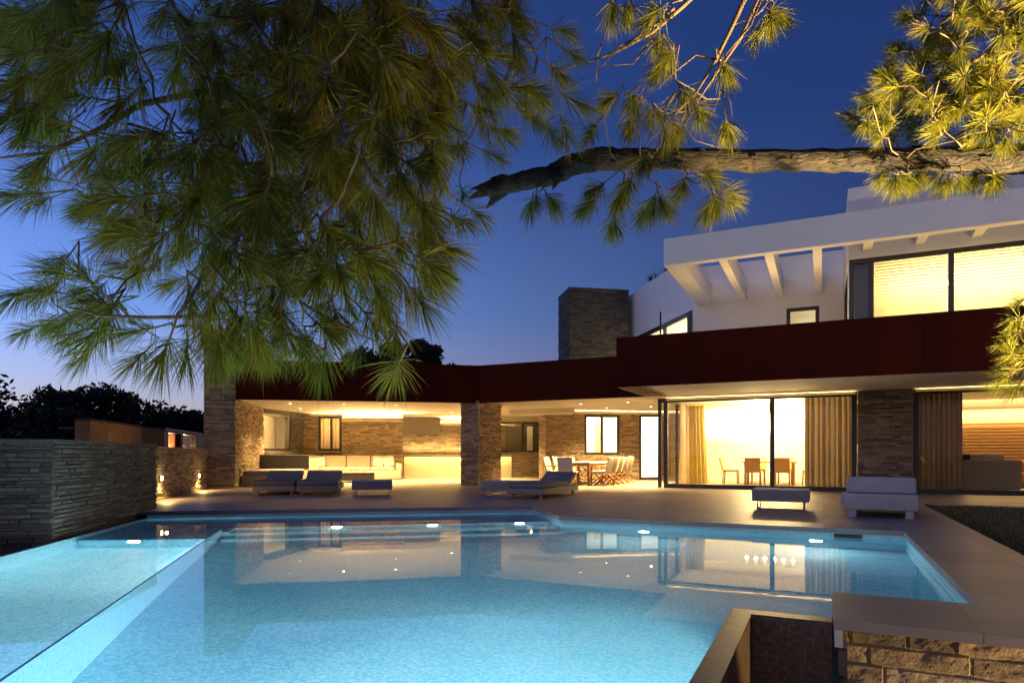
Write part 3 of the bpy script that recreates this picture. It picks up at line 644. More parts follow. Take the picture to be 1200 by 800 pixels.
# ---- upper storey
TW = 1.75; SW = 6.33
hs = (am(0), 0)
wsx0, wsx1 = 8.88, 9.72
g = MB(); g.wallbox(FE, SW, 10.6, TW, TW + .3, 3.5, 6.56, [(wsx0, wsx1, 4.3, 5.1)]); g.build('upper_wall', M['plaster'], house)
window(FE, wsx0, wsx1, TW + .06, 4.3, 5.1, [], fw=.10)
CL = FE.xy(SW, TW); fl = Fr(CL, FF.v, -FF.u)        # left face runs back along the wing's depth
h3 = (.08, 4.6, 3.9, 5.34)
fl2 = Fr(CL, FF.v, FF.u)
g = MB(); g.wallbox(fl2, .0, 5.4, .0, .3, 3.5, 7.02, [h3]); g.build('upper_wall', M['plaster'], house)
g = MB(); g.box(fl2, .35, 6, 3.2, 3.3, 3.5, 6.3); g.box(fl2, .35, 6, .31, 3.2, 5.7, 5.8); g.build('room_wall', M['cream'], house); point(fl2.p(4.2, 2.8, 4.2), 300, (1, .80, .42), .1); point(fl2.p(5.4, 2.7, 4.2), 130, (1, .80, .42), .1)
window(fl2, h3[0], h3[1], .06, h3[2], h3[3], [.42, 2.2], fw=.14)
g = MB(); g.box(FE, SW + .4, 12, TW + 3.5, TW + 3.6, 3.5, 6.5); g.box(FE, SW + .3, 12, TW + .31, TW + 3.5, 5.6, 5.7); g.build('room_wall', M['plaster'], house)
area(FE.p(8.2, TW + 1.6, 5.55), (0, 0, -1), 1.2, 420, (1, .84, .48))
# projecting bedroom block
TB2, SBk = -1.98, 10.31
hb = (SBk + .02, 16.5, 3.7, 5.28)
g = MB(); g.wallbox(FE, SBk, 18, TB2, TB2 + .3, 3.5, 6.84, [hb]); g.box(FE, SBk, SBk + .25, TB2 + .302, 6, 5.28, 6.84); g.box(FE, SBk, 18, TB2 + .302, 6, 6.6, 6.8); g.box(FE, SBk + .3, 18, TB2 + .35, 5.8, 5.5, 5.6); g.build('upper_wall', M['plaster'], house)
window(FE, hb[0], hb[1], TB2 + .1, 3.7, 5.28, [SBk + .45, 12.22, 14.3], fw=.1, nm='bedroom_window')
window(Fr(FE.xy(SBk + .06, TB2 + .16), FE.v, -FE.u), 0, 3.5, 0, 3.7, 5.28, [1.2, 2.4], fw=.06, nm='side_glazing')
g = MB(); g.box(FE, SBk + .2, 18, 1.5, 1.6, 3.5, 5.5); g.build('room_wall', M['cream'], house)
g = MB(); g.box(FE, SBk + .14, SBk + .46, TB2 + .22, 1.45, 3.6, 5.45); g.build('dark_infill', M['frame'], house)  # dark box added behind the corner glass so it reads black
for x0, x1 in ((SBk + .5, 12.16), (12.28, 14.25), (14.35, 16.4)):
    g = MB(); z = 3.75
    while z < 5.2:
        a, b = FE.p(x0, TB2 + .2, z), FE.p(x1, TB2 + .2, z); c, d = FE.p(x1, TB2 + .222, z + .098), FE.p(x0, TB2 + .222, z + .098)
        g.quad(a, b, c, d); z += .066
    g.build('window_blind', M['blind'], house)
strip(FE.p(SBk + .7, TB2 + .75, 4.72), FE.p(16.3, TB2 + .75, 4.72), (-FE.v.x, -FE.v.y, 0), .12, 230, (1, .78, .36)); area(FE.p(13, -.3, 5.45), (0, 0, -1), 1.2, 260, (1, .78, .36))
# pergola beam with rafters
pg = MB(); pg.box(FE, 6.44, 18, TL, TL + .22, 5.43, 6.05); pg.build('pergola_beam', M['plaster'], house)
s = 6.44
for i in range(12):
    a, b = (s, s + .42) if i == 0 else (s + .06, s + .24)
    if a > 17.5: break
    g = MB(); g.box(FE, a, b, TL + .222, (TW if b < SBk else TB2) - .002, 5.44, 5.98); g.build('pergola_rafter', M['plaster'], house); s += .98 if i else 1.15
# chimney tower
ch = Fr((2.08, 23.5), FF.u, FF.v)
fill_block(house, ch, 0, 2.28, 0, 1.6, 3.4, 7.05, 'stone_dark', 'flr', 61)
# glass balustrade by the stair window
bl = thing('glass_balustrade', 'frameless glass balustrade with one slim post by the slanted upper window', 'balustrade', FE.p(6, 1.2, 3.5))
g = MB(); p = at(774, 380, 19.0); g.tube([(p.x, p.y, 3.5), (p.x, p.y, 5.18)], .025, 8); g.build('post', M['frame'], bl)
g = MB(); g.quad((p.x, p.y, 3.55), FE.p(6.3, .9, 3.55), FE.p(6.3, .9, 5.15), (p.x, p.y, 5.15)); g.build('pane', M['glass'], bl)
# ceiling downlights (visible rings) and lamps
def downlight(x, y, e, c=WARM, cone=120):
    g = MB(); g.lathe([(.06, 0), (.06, -.012), (.045, -.012)], (x, y, ZS - .001), 16); d = g.build('downlight', M['steel'], house)
    g = MB(); g.disc((x, y, ZS - .0145), (0, 0, -1), .042, 14); g.build('lens', M['lamp'], d)
    spot((x, y, ZS - .03), (0, 0, -1), e, cone, c, .03, .8)
for u, v in ((-6, 1.8), (-4.3, 1.8), (-2.6, 1.8), (-6, 4.2), (-4.3, 4.2), (-2.6, 4.2), (-.4, 5.2), (1.2, 4.8)):
    q = FF.xy(u, v); downlight(q.x, q.y, 600 if v < 2 else 1600)
for s_, t_ in ((2.6, 2.2), (4.2, 2.2), (2.8, 4.4), (4.4, 4.4)):
    q = FE.xy(s_, t_); downlight(q.x, q.y, 1900)

def ledge_strip(fr, a0, a1_, b, z, d, e):
    g = MB(); g.box(fr, a0, a1_, b - .10, b, z - .03, z - .012); g.box(fr, a0, a1_, b - .105, b - .1005, z - .03, z + .015); g.build('strip_ledge', M['cream'], house)
    strip(fr.p(a0 + .03, b - .05, z), fr.p(a1_ - .03, b - .05, z), d, .05, e, WARM)
ledge_strip(FF, -6.0, ub0 - .02, V1 - .06, 2.58, (-FF.v.x * .5, -FF.v.y * .5, 1), 30)
ledge_strip(FF, ub0, ub1, 6.6 - .06, 2.36, (-FF.v.x * .9, -FF.v.y * .9, 1), 1150)
ledge_strip(FF, uk0 + .3, 3.0, VK - .06, 2.36, (-FF.v.x * .9, -FF.v.y * .9, 1), 1150)
ledge_strip(fm, -2.9, 2.4, -.06, 2.6, (-fm.v.x * .7, -fm.v.y * .7, 1), 110)
ledge_strip(FE, 5.6, 10.6, TG - .06, 2.62, (-FE.v.x * 1.2, -FE.v.y * 1.2, 1), 42)  # added strip and ledge, imitating dining room light spilling onto the soffit
ledge_strip(FE, 11.95, 16.5, TG - .06, 2.62, (-FE.v.x * 1.2, -FE.v.y * 1.2, 1), 26)  # likewise added, for the soffit outside the living room
# uplight along the upper terrace, behind the steel parapet
strip(FE.p(7.2, -1.6, 3.56), FE.p(10.1, -1.6, 3.56), (0, 0, 1), .05, 55, WARM)
strip(FE.p(10.6, -2.5, 3.56), FE.p(16.5, -2.5, 3.56), (0, 0, 1), .05, 20, WARM)

# ------------------------------------------------------------------ furniture
def rotz(fr): return math.atan2(fr.u.y, fr.u.x)
Z0 = (0, 0, 0)
def make_lounger(w, l, label, group=None, back=.7, fab='fabric'):
    """origin at the middle of the foot end, +y towards the backrest"""
    t = thing('sun_lounger', label, 'sun lounger', Z0, group)
    g = MB(); g.cbox((0, l / 2, .165), (w, l, .13), bev=.012); g.build('platform', M['rattan'], t)
    g = MB(); g.cbox((0, (l - back) / 2, .295), (w - .01, l - back - .02, .12), bev=.03); g.build('mattress', M[fab], t)
    g = MB(); a = R(24); g.cbox((0, l - back * .52, .37), (w - .06, back, .11), Matrix.Rotation(a, 3, 'X'), .03); g.build('backrest', M[fab], t)
    g = MB(); zt = .352; y0, y1 = .02, l - back - .04; hw = w / 2 - .025
    g.tube([(-hw, y0, zt), (hw, y0, zt), (hw, y1, zt), (-hw, y1, zt), (-hw, y0, zt)], .006, 5); g.tube([(-hw, (y0 + y1) / 2, .356), (hw, (y0 + y1) / 2, .356)], .004, 5); g.build('piping', M['fabric_dark'], t)
    for sx in (-1, 1):
        for sy in (.12, l - .14):
            g = MB(); g.cbox((sx * (w / 2 - .1), sy, .05), (.05, .05, .098)); g.build('leg', M['wood'], t)
    return t
lo0 = make_lounger(.98, 2.0, 'grey sun lounger with raised back, leftmost on the deck in front of the bench')
q = on(321, 580); lo0.location = (q.x, q.y, 0); lo0.rotation_euler = (0, 0, a2); G1 = 'sun loungers on the deck'; lo0['group'] = G1
q = on(372, 580); dup(lo0, (q.x, q.y, 0), a2, 'grey sun lounger with raised back, second from the left, touching its neighbour', G1)
ml = make_lounger(.88, 2.3, 'long low sun lounger with blue lit back cushion in front of the stone pillar', G1)
q = Vector((.68, 14.3)) - FE.u * .44; ml.location = (q.x, q.y, 0); ml.rotation_euler = (0, 0, -a1)
def make_table(w, d, label, group):
    t = thing('side_table', label, 'side table', Z0, group)
    g = MB(); g.cbox((0, 0, .245), (w, d, .19), bev=.012); g.build('body', M['rattan'], t)
    g = MB(); g.cbox((0, 0, .352), (w + .01, d + .01, .018), bev=.004); g.build('top', M['white_fabric'], t)
    for sx in (-1, 1):
        x = sx * (w / 2 - .09); g = MB(); g.tube([(x, -d / 2 + .08, .15), (x, -d / 2 + .08, .012), (x, d / 2 - .08, .012), (x, d / 2 - .08, .15)], .012, 6); g.build('leg', M['steel'], t)
    g = MB(); g.tube([(-w / 2 + .09, -d / 2 + .08, .012), (w / 2 - .09, -d / 2 + .08, .012)], .012, 6); g.build('stretcher', M['steel'], t)
    return t
G2 = 'low side tables on the deck'
t0 = make_table(.95, .8, 'low grey side table on steel runners beside the two left loungers', G2)
q = on(436, 581); t0.location = (q.x - FF.u.x * 0 + FF.v.x * .4, q.y + FF.v.y * .4, 0); t0.rotation_euler = (0, 0, a2)
q = on(914, 597.5); q = Vector((q.x, q.y)) + FE.v * .4; dup(t0, (q.x, q.y, 0), -a1, 'low pale side table on steel runners in front of the dining room glass', G2)
q = Vector((.68, 14.3)) - FE.u * 1.32 + FE.v * .85; dup(t0, (q.x, q.y, 0), -a1, 'low side table tucked against the left flank of the long lounger', G2)
# lounge daybed right, back end towards the pool
db = thing('daybed', 'pale upholstered daybed with its back to the pool, beside the lawn', 'daybed', Z0)
g = MB(); g.cbox((0, .95, .25), (1.10, 1.9, .26), bev=.03); g.build('base', M['pale_fabric'], db)
g = MB(); g.cbox((-.02, 1.25, .42), (1.02, 1.25, .10), bev=.04); g.build('mattress', M['pale_fabric'], db)
g = MB(); g.cbox((0, .33, .50), (1.03, .62, .25), Matrix.Rotation(R(-3), 3, 'X'), .03); g.build('backrest', M['pale_fabric'], db)
g = MB(); g.cbox((-.585, .75, .26), (.07, .9, .16), bev=.02); g.build('arm_rest', M['pale_fabric'], db)
for sx in (-.42, .42):
    for sy in (.1, 1.75): g = MB(); g.cbox((sx, sy, .061), (.12, .12, .12), bev=.008); g.build('leg', M['pale_fabric'], db)
pa, pb = on(991, 606), on(1074, 608); q = (pa + pb) / 2; db.location = (q.x, q.y, 0); db.rotation_euler = (0, 0, -R(29)); db.scale = (.93, .93, 1)
tw = None
# built-in corner bench on the left + cream sofa along the back wall
cb = thing('corner_bench', 'stone bench with grey seat cushions and dark back along the left terrace wall', 'bench', FF.p(-6.9, 3, 0))
bx0, bx1 = -7.25, -5.75
g = MB(); g.box(FF, bx0, bx1, .6, 3.6, .0, .34); g.build('plinth', M['stone'], cb)
for k in range(2): g = MB(); c = FF.p(bx0 + .40 + .74 * k, 2.0, .42); g.cbox(c, (.72, 2.8, .15), Matrix.Rotation(a2, 3, 'Z'), .04); g.build('seat_cushion', M['fabric'], cb)
g = MB(); c = FF.p(-6.45, 3.62, .72); g.cbox(c, (1.65, .16, .52), Matrix.Rotation(a2, 3, 'Z'), .03); g.build('back_cushion', M['fabric_dark'], cb)
def su(px): return pu(px, 5.9)
sf = thing('sofa', 'long cream built in sofa below the stone panel at the back of the terrace', 'sofa', FF.p(-4, 6, 0))
s0, s1 = pu(338, 5.9), pu(470, 5.9)
RZ = Matrix.Rotation(a2, 3, 'Z')
g = MB(); g.cbox(FF.p((s0 + s1) / 2, 6.0, .19), (s1 - s0, .95, .36), RZ, .03); g.build('base', M['cream_fabric'], sf)
nseg = 4; wseg = (s1 - s0 - .5) / nseg
for k in range(nseg):
    g = MB(); g.cbox(FF.p(s0 + .25 + wseg * (k + .5), 5.95, .43), (wseg - .02, .80, .13), RZ, .045); g.build('seat_cushion', M['cream_fabric'], sf)
    g = MB(); g.cbox(FF.p(s0 + .25 + wseg * (k + .5), 6.36, .70), (wseg - .02, .17, .50), RZ @ Matrix.Rotation(R(-10), 3, 'X'), .06); g.build('back_cushion', M['cream_fabric'], sf)
for e_ in (s0 + .1, s1 - .1): g = MB(); g.cbox(FF.p(e_, 6.0, .46), (.22, .95, .36), RZ, .05); g.build('arm', M['cream_fabric'], sf)
for k, (u, col_) in enumerate(((s0 + .45, 'fabric_dark'), (s0 + .75, 'white_fabric'), (s0 + 1.15, 'white_fabric'), (s1 - .9, 'white_fabric'), (s1 - .5, 'white_fabric'))):
    g = MB(); g.cbox(FF.p(u, 6.12, .68), (.42, .14, .42), RZ @ Matrix.Rotation(R(-22), 3, 'X') @ Matrix.Rotation(R((-14, 8, -5, 10, -12)[k]), 3, 'Y'), .06)
    tag(g.build('cushion', M[col_]), ('dark cushion leaning at the left end of the cream sofa', 'pale cushion overlapping the dark one on the cream sofa', 'pale cushion third from the left end of the cream sofa', 'pale cushion tilted near the right end of the cream sofa', 'pale cushion against the right arm of the cream sofa')[k], 'cushion', 'cushions on the cream sofa')
ar = MB(); 
ct = thing('coffee_table', 'low dark coffee table with candles in front of the cream sofa', 'coffee table', FF.p(-3.6, 4.0, 0))
x0, x1 = pu(399, 3.2), pu(438, 3.2)
g = MB(); g.box(FF, x0, x1, 3.2, 4.4, .06, .33); g.build('body', M['fabric_dark'], ct); g = MB(); g.box(FF, x0 - .03, x1 + .03, 3.17, 4.43, .332, .36); g.build('top', M['hood'], ct)
for k, px in enumerate((406, 412, 417, 423, 427)):
    u = pu(px, 3.5 + .1 * (k % 2)); p = FF.p(u, 3.5 + .1 * (k % 2), .361); h = (.12, .16, .14, .13, .15)[k]
    c = thing('candle', ('stubby candle at the left end of the coffee table', 'tallest candle, second from left on the coffee table', 'middle candle on the coffee table', 'short candle right of the middle one on the coffee table', 'candle at the right end of the row on the coffee table')[k], 'candle', p, 'candles on the coffee table')
    g = MB(); g.lathe([(.03, 0), (.032, .01), (.03, h)], p, 12); g.build('wax', M['cream_fabric'], c)
    g = MB(); g.lathe([(.004, h), (.010, h + .012), (.002, h + .04)], p, 8); g.build('flame', M['flame'], c)
    if k == 2: point(p + Vector((0, 0, .25)), 1.0, (1, .55, .2), .03)
# outdoor dining set
def make_chair(name, label, cat, wood, fabm, group, bw=.5, bh=.46, fold=True):
    """origin on the floor under the seat, facing +y"""
    t = thing(name, label, cat, Z0, group)
    g = MB(); g.cbox((0, 0, .44), (bw, .48, .06), bev=.02); g.build('seat', M[fabm], t)
    g = MB(); g.cbox((0, -.29, .46 + bh / 2), (bw, .045, bh), Matrix.Rotation(R(14), 3, 'X'), .015); g.build('backrest', M[fabm], t)
    for sx in (-1, 1):
        x = sx * (bw / 2 - .03)
        if not fold:
            for y in (-.21, .21): g = MB(); g.tube([(x, y * 1.1, 0), (x, y, .42)], .02, 6); g.build('leg', M[wood], t)
            continue
        g = MB(); g.tube([(x, -.33, 0), (x, .16, .42)], .018, 6); g.build('leg', M[wood], t)
        g = MB(); g.tube([(x, .28, 0), (x, -.22, .44)], .018, 6); g.build('leg', M[wood], t)
        g = MB(); g.tube([(x, -.27, .62), (x, .2, .62), (x, .2, .42)], .016, 6); g.build('arm_rest', M[wood], t)
    return t
tc = Vector((2.66, 22.05)); az_ = -a1
ot = thing('outdoor_dining_table', 'long teak outdoor dining table on the covered middle terrace', 'dining table', (tc.x, tc.y, 0))
tf = Fr(tc, FE.u, FE.v)
g = MB(); g.box(tf, -.5, .5, -1.5, 1.5, .70, .745); g.build('tabletop', M['white_fabric'], ot)
for sx in (-.42, .42):
    for sy in (-1.35, 0, 1.35): g = MB(); g.box(tf, sx - .04, sx + .04, sy - .04, sy + .04, 0, .698); g.build('leg', M['wood'], ot)
g = MB(); g.box(tf, -.4, .4, -1.3, 1.3, .62, .698); g.build('apron', M['wood'], ot)
G3 = 'outdoor dining chairs'
RC = ['nearest', 'second nearest', 'middle', 'fourth', 'farthest']
c0_ = make_chair('outdoor_dining_chair', '', 'chair', 'wood', 'white_fabric', G3)
first = True
for i in range(5):
    q = tf.xy(.78, -1.25 + .62 * i); lab = RC[i] + ' pale chair in the row along the right side of the outdoor table'
    if first: c0_.location = (q.x, q.y, 0); c0_.rotation_euler = (0, 0, az_ + R(90)); c0_['label'] = lab; first = False
    else: dup(c0_, (q.x, q.y, 0), az_ + R(90), lab, G3)
for i in range(4):
    q = tf.xy(-.78, -1.2 + .8 * i); dup(c0_, (q.x, q.y, 0), az_ - R(90), RC[(0, 1, 3, 4)[i]].replace('fourth', 'third') + ' pale chair along the left side of the outdoor table', G3)
q = tf.xy(-.05, -1.95); dup(c0_, (q.x, q.y, 0), az_, 'white backed chair at the pool end of the outdoor table', G3)
# indoor dining
dc = FE.xy(8.25, 4.5); it = thing('dining_table', 'orange wood dining table inside the bright glass dining room', 'dining table', (dc.x, dc.y, 0)); tf = Fr(dc, FE.u, FE.v)
g = MB(); g.box(tf, -.8, .8, -.5, .5, .72, .76); g.build('tabletop', M['wood'], it)
for sx in (-.7, .7):
    for sy in (-.42, .42): g = MB(); g.box(tf, sx - .035, sx + .035, sy - .035, sy + .035, .02, .718); g.build('leg', M['wood'], it)
G4 = 'dining chairs in the glass dining room'
ch0 = make_chair('dining_chair', 'orange wood dining chair, front left at the indoor table', 'chair', 'wood_light', 'wood_light', G4, .46, .42, False)
q = tf.xy(-.42, -.8); ch0.location = (q.x, q.y, .02); ch0.rotation_euler = (0, 0, az_)
for x, y, rz, lab in ((.42, -.8, 0, 'orange wood dining chair, front right at the indoor table'), (-1.2, 0, -90, 'orange wood dining chair at the left end of the indoor table'), (1.2, .05, 90, 'orange wood dining chair at the right end of the indoor table'), (-.42, .82, 180, 'orange wood dining chair behind the indoor table, left one'), (.42, .82, 180, 'orange wood dining chair behind the indoor table, right one')):
    q = tf.xy(x, y); dup(ch0, (q.x, q.y, .02), az_ + R(rz), lab, G4)
cl = thing('chandelier', 'wide chandelier of small pale shades above the indoor dining table', 'chandelier', (dc.x, dc.y, 2.3))
g = MB(); g.tube([(dc.x, dc.y, ZS - .003), (dc.x, dc.y, 2.35)], .012, 6); p0, p1 = tf.p(-.75, 0, 2.35), tf.p(.75, 0, 2.35); g.tube([p0, p1], .015, 6); g.build('stem', M['steel'], cl)
for k in range(6):
    p = tf.p(-.7 + .28 * k, 0, 2.2); g = MB(); g.lathe([(.07, 0), (.045, .12), (.015, .14)], p, 12); g.build('shade', M['shade'], cl); point(p + Vector((0, 0, -.05)), 170, WARM2, .035)
# living room sofa, lamp
ls = thing('sofa', 'beige armchair sofa seen from behind in the living room on the right', 'sofa', FE.p(13.6, 3.2, .02))
q = FE.p(13.75, 3.4, 0); RZE = Matrix.Rotation(-a1, 3, 'Z')
g = MB(); g.cbox(FE.p(13.75, 3.5, .27), (1.5, 1.0, .42), RZE, .05); g.build('base', M['cream_fabric'], ls)
g = MB(); g.cbox(FE.p(13.75, 3.05, .46), (1.5, .18, .78), RZE, .05); g.build('backrest', M['cream_fabric'], ls)
for e_ in (-.66, .66): g = MB(); g.cbox(FE.p(13.75 + e_, 3.6, .38), (.18, .95, .55), RZE, .05); g.build('arm', M['cream_fabric'], ls)
for k, (x, c_) in enumerate(((13.25, 'fabric_dark'), (13.6, 'white_fabric'), (13.98, 'white_fabric'))):
    g = MB(); g.cbox(FE.p(x, 3.36, .80), (.42, .14, .42), RZE @ Matrix.Rotation(R(8), 3, 'X'), .06); tag(g.build('cushion', M[c_]), ('dark cushion peeking over the beige living room sofa', 'white cushion beside the dark one on the living room sofa', 'white cushion at the right of the living room sofa')[k], 'cushion', 'cushions on the living room sofa')
s2 = thing('sofa', 'dark brown sofa along the slatted living room wall', 'sofa', FE.p(15.2, 5.8, .02))
g = MB(); g.cbox(FE.p(15.2, 5.9, .25), (2.6, .95, .4), RZE, .05); g.build('base', M['wood'], s2)
g = MB(); g.cbox(FE.p(15.2, 6.3, .56), (2.6, .2, .5), RZE, .06); g.build('backrest', M['wood'], s2)
lp = thing('floor_lamp', 'floor lamp with pale shade and thin arm beside the living room sofa', 'lamp', FE.p(13.15, 3.9, .02))
p = FE.p(13.15, 3.95, .02); g = MB(); g.lathe([(.14, 0), (.14, .02), (.012, .03), (.012, 1.35)], p, 14); g.build('stand', M['steel'], lp)
g = MB(); a = p + Vector((0, 0, 1.34)); b = FE.p(12.75, 3.95, 1.36); g.tube([a, b], .010, 6); g.build('arm', M['steel'], lp)
g = MB(); g.lathe([(.20, 1.15), (.11, 1.47)], p, 18); g.build('shade', M['shade'], lp); point(p + Vector((0, 0, 1.65)), 6, WARM, .06)

# ------------------------------------------------------------------ dark background trees
def far_tree(name, label, base, h, w, n, seed, leaf=.22, group=None, trunk=.25, low=.15):
    r = random.Random(seed); nr = np.random.RandomState(seed); b = Vector(base)
    t = thing(name, label, 'tree', b, group)
    g = MB(); pts = [b + Vector((r.uniform(-.1, .1) * k, r.uniform(-.1, .1) * k, h * .75 * k / 5)) for k in range(6)]; g.tube(pts, [trunk * (1 - .14 * k) for k in range(6)], 8)
    cl_ = []
    for k in range(26):
        a = r.uniform(0, 6.28); f = r.random(); z = h * (low + (1 - low) * f); rr = w * math.sqrt(max(0, 1 - (2 * f - .85) ** 2 * .75)) * math.sqrt(r.random())
        c = b + Vector((math.cos(a) * rr, math.sin(a) * rr, z * r.uniform(.88, 1.0))); cl_.append((c, r.uniform(.22, .42) * w))
        if k < 9: g.tube([pts[2 + k % 3], (pts[3] + c) / 2 + Vector((0, 0, -.1 * h * r.random())), c], [trunk * .3, trunk * .2, trunk * .06], 5)
    g.build('trunk', M['bark_dark'], t)
    V = []; F = []
    per = n // len(cl_)
    for c, rad in cl_:
        d = nr.normal(size=(per, 3)); d /= np.linalg.norm(d, axis=1)[:, None]; p = np.array(c) + d * rad * (nr.rand(per, 1) ** .45) * np.array([1, 1, .8])
        u = nr.normal(size=(per, 3)); u /= np.linalg.norm(u, axis=1)[:, None]; v = np.cross(u, nr.normal(size=(per, 3))); v /= np.linalg.norm(v, axis=1)[:, None]
        s_ = leaf * nr.uniform(.5, 1.2, (per, 1)); i0 = len(V)
        q = np.stack([p - u * s_, p + v * s_ * .45, p + u * s_, p - v * s_ * .45], 1).reshape(-1, 3)
        V += list(map(tuple, q)); F += [(i0 + 4 * k, i0 + 4 * k + 1, i0 + 4 * k + 2, i0 + 4 * k + 3) for k in range(per)]
    g = MB(); g.add(V, F); g.build('crown', M['leaf'], t); return t
GT = 'dark trees beyond the left wall'
tl = [(-14, 448, 30, 3.0, 'tallest dark tree at the far left behind the stone wall'), (38, 474, 33, 2.4, 'dark rounded tree just right of the tallest one on the left'), (75, 462, 38, 2.6, 'dark tree with ragged top behind the ochre garden wall end'),
      (112, 461, 40, 2.6, 'dark tree with a pointed tip above the ochre garden wall'), (150, 464, 41, 2.7, 'dark bushy tree above the middle of the ochre wall'), (184, 474, 42, 2.4, 'dark tree sloping down above the pavilion roof'), (214, 482, 44, 2.2, 'low dark tree just left of the stone tower'), (243, 487, 46, 2.2, 'dark tree half hidden by the stone tower')]
for i, (px, py, Y, w_, lab) in enumerate(tl):
    top = at(px, py, Y); far_tree('tree', lab, (top.x, Y, -.03), top.z + .05, w_ * 1.15, 5200, 100 + i, .2, GT, low=.03)
hedge_r = random.Random(5)
for i in range(6):
    px = -20 + i * 50; Y = 34 + i * 2; top = at(px, 500, Y); far_tree('shrub', 'dark shrub filling the gap under the trees beyond the left wall', (top.x, Y, -.03), top.z + .3, 2.9, 3000, 140 + i, .22, 'dark shrubs under the left trees', low=.0)['category'] = 'shrub'
GR = 'dark trees behind the middle roof'
for i, (px, py, Y, w_, lab) in enumerate(((432, 396, 36, 1.9, 'dark tree behind the roof, partly under the pine needles'), (473, 394, 37, 1.7, 'dark round tree in the middle of the three behind the roof'), (506, 401, 38, 1.5, 'dark tree behind the roof, nearest the stone chimney'))):
    top = at(px, py, Y); far_tree('tree', lab, (top.x, Y, -.03), top.z + .05, w_, 5200, 170 + i, .20, GR, low=.45)
# spiky roof plant behind the chimney
rp_ = thing('roof_plant', 'dark spiky plant on the upper roof edge beside the stone chimney', 'plant', fl2.p(3.4, .5, 7.0))
g = MB(); r = random.Random(11)
for k in range(16):
    c = fl2.p(r.uniform(1.6, 4.8), r.uniform(.2, .8), 7.0 + r.uniform(-.05, .35))
    for j in range(26):
        a = r.uniform(0, 6.28); e_ = r.uniform(-.3, 1.3); l = r.uniform(.25, .5); d = Vector((math.cos(a) * math.cos(e_), math.sin(a) * math.cos(e_), math.sin(e_))); y = d.cross(Vector((0, 0, 1))).normalized() * .02
        g.add([c - y, c + y, c + d * l + Vector((0, 0, -.05))], [(0, 1, 2)])
g.build('foliage', M['leaf'], rp_)
g = MB(); r = random.Random(12)
for k in range(6): g.tube([fl2.p(1.8 + .5 * k, .5, 6.9), fl2.p(1.8 + .5 * k + r.uniform(-.2, .2), .5, 7.25)], .03, 5)
g.build('stem', M['bark_dark'], rp_)

# ------------------------------------------------------------------ pine tree in the foreground
pine = thing('pine_tree', 'large pine with a bare horizontal limb and long needle tufts hanging over the pool', 'tree', (3.5, 2.3, LOW))
r = random.Random(21)
g = MB(); tp = [(3.5, 2.25, LOW), (3.35, 2.35, -.3), (3.1, 2.6, .9), (2.72, 2.82, 2.0), (2.52, 2.9, 2.5), (2.45, 2.95, 3.4), (2.2, 2.9, 4.6), (1.8, 2.8, 5.6)]
g.tube(tp, [.22, .20, .18, .15, .13, .12, .10, .06], 14, jit=.06, r2=r); g.build('trunk', M['bark'], pine)
# main limb traced at its real distance
lim = [(1228, 186, 2.9, 20), (1180, 187, 2.95, 18.5), (1120, 186, 3.0, 16.5), (1040, 187, 3.05, 15.5), (960, 188, 3.1, 14.5), (880, 188.5, 3.12, 14), (800, 187, 3.14, 14), (740, 186, 3.15, 14.5), (700, 187, 3.15, 15), (670, 194, 3.14, 15), (645, 205, 3.13, 14), (615, 212, 3.1, 13), (590, 219, 3.08, 12), (572, 227, 3.05, 9)]
pts = []; rad = []
for i in range(len(lim) - 1):
    for k in range(5):
        f = k / 5; a, b = lim[i], lim[i + 1]; c = [a[j] * (1 - f) + b[j] * f for j in range(4)]
        p = at(c[0], c[1], c[2]); pts.append(p + Vector((0, r.uniform(-.004, .004), r.uniform(-.004, .004)))); rad.append(c[3] * (.86 if c[0] > 760 else .82) / FPX * c[2] * r.uniform(.95, 1.05))
pts.append(at(572, 227, 3.05)); rad.append(.02)
g = MB(); g.tube(pts, rad, 16, jit=.07, r2=r)
for k in range(170):      # bark flakes standing off the limb
    i = r.randrange(2, len(pts) - 2); a = r.uniform(0, 6.28); d = (pts[i + 1] - pts[i]).normalized(); n_ = Vector((0, math.cos(a), math.sin(a))); y = d.cross(n_).normalized()
    c = pts[i] + n_ * rad[i] * .98; l, w_ = r.uniform(.015, .04), r.uniform(.006, .014); up = n_ * r.uniform(.002, .006)
    g.add([c - d * l - y * w_, c + d * l - y * w_, c + d * l * .8 + y * w_, c - d * l * .8 + y * w_, c - d * l * .6 - y * w_ * .6 + up, c + d * l * .7 - y * w_ * .6 + up, c + d * l * .6 + y * w_ * .6 + up, c - d * l * .5 + y * w_ * .6 + up], [(4, 5, 6, 7), (0, 1, 5, 4), (1, 2, 6, 5), (2, 3, 7, 6), (3, 0, 4, 7)])
for (x0, y0, x1, y1, ra) in ((600, 215, 551, 222, .026), (585, 221, 549, 233, .024), (590, 224, 569, 245, .02), (655, 206, 648, 222, .022), (600, 213, 575, 209, .02)):
    a, b = at(x0, y0, 3.08), at(x1, y1, 3.05); g.tube([a, (a + b) / 2 + Vector((0, 0, .008)), b], [ra * 1.2, ra, .003], 7, jit=.15, r2=r)
g.build('limb', M['bark'], pine)

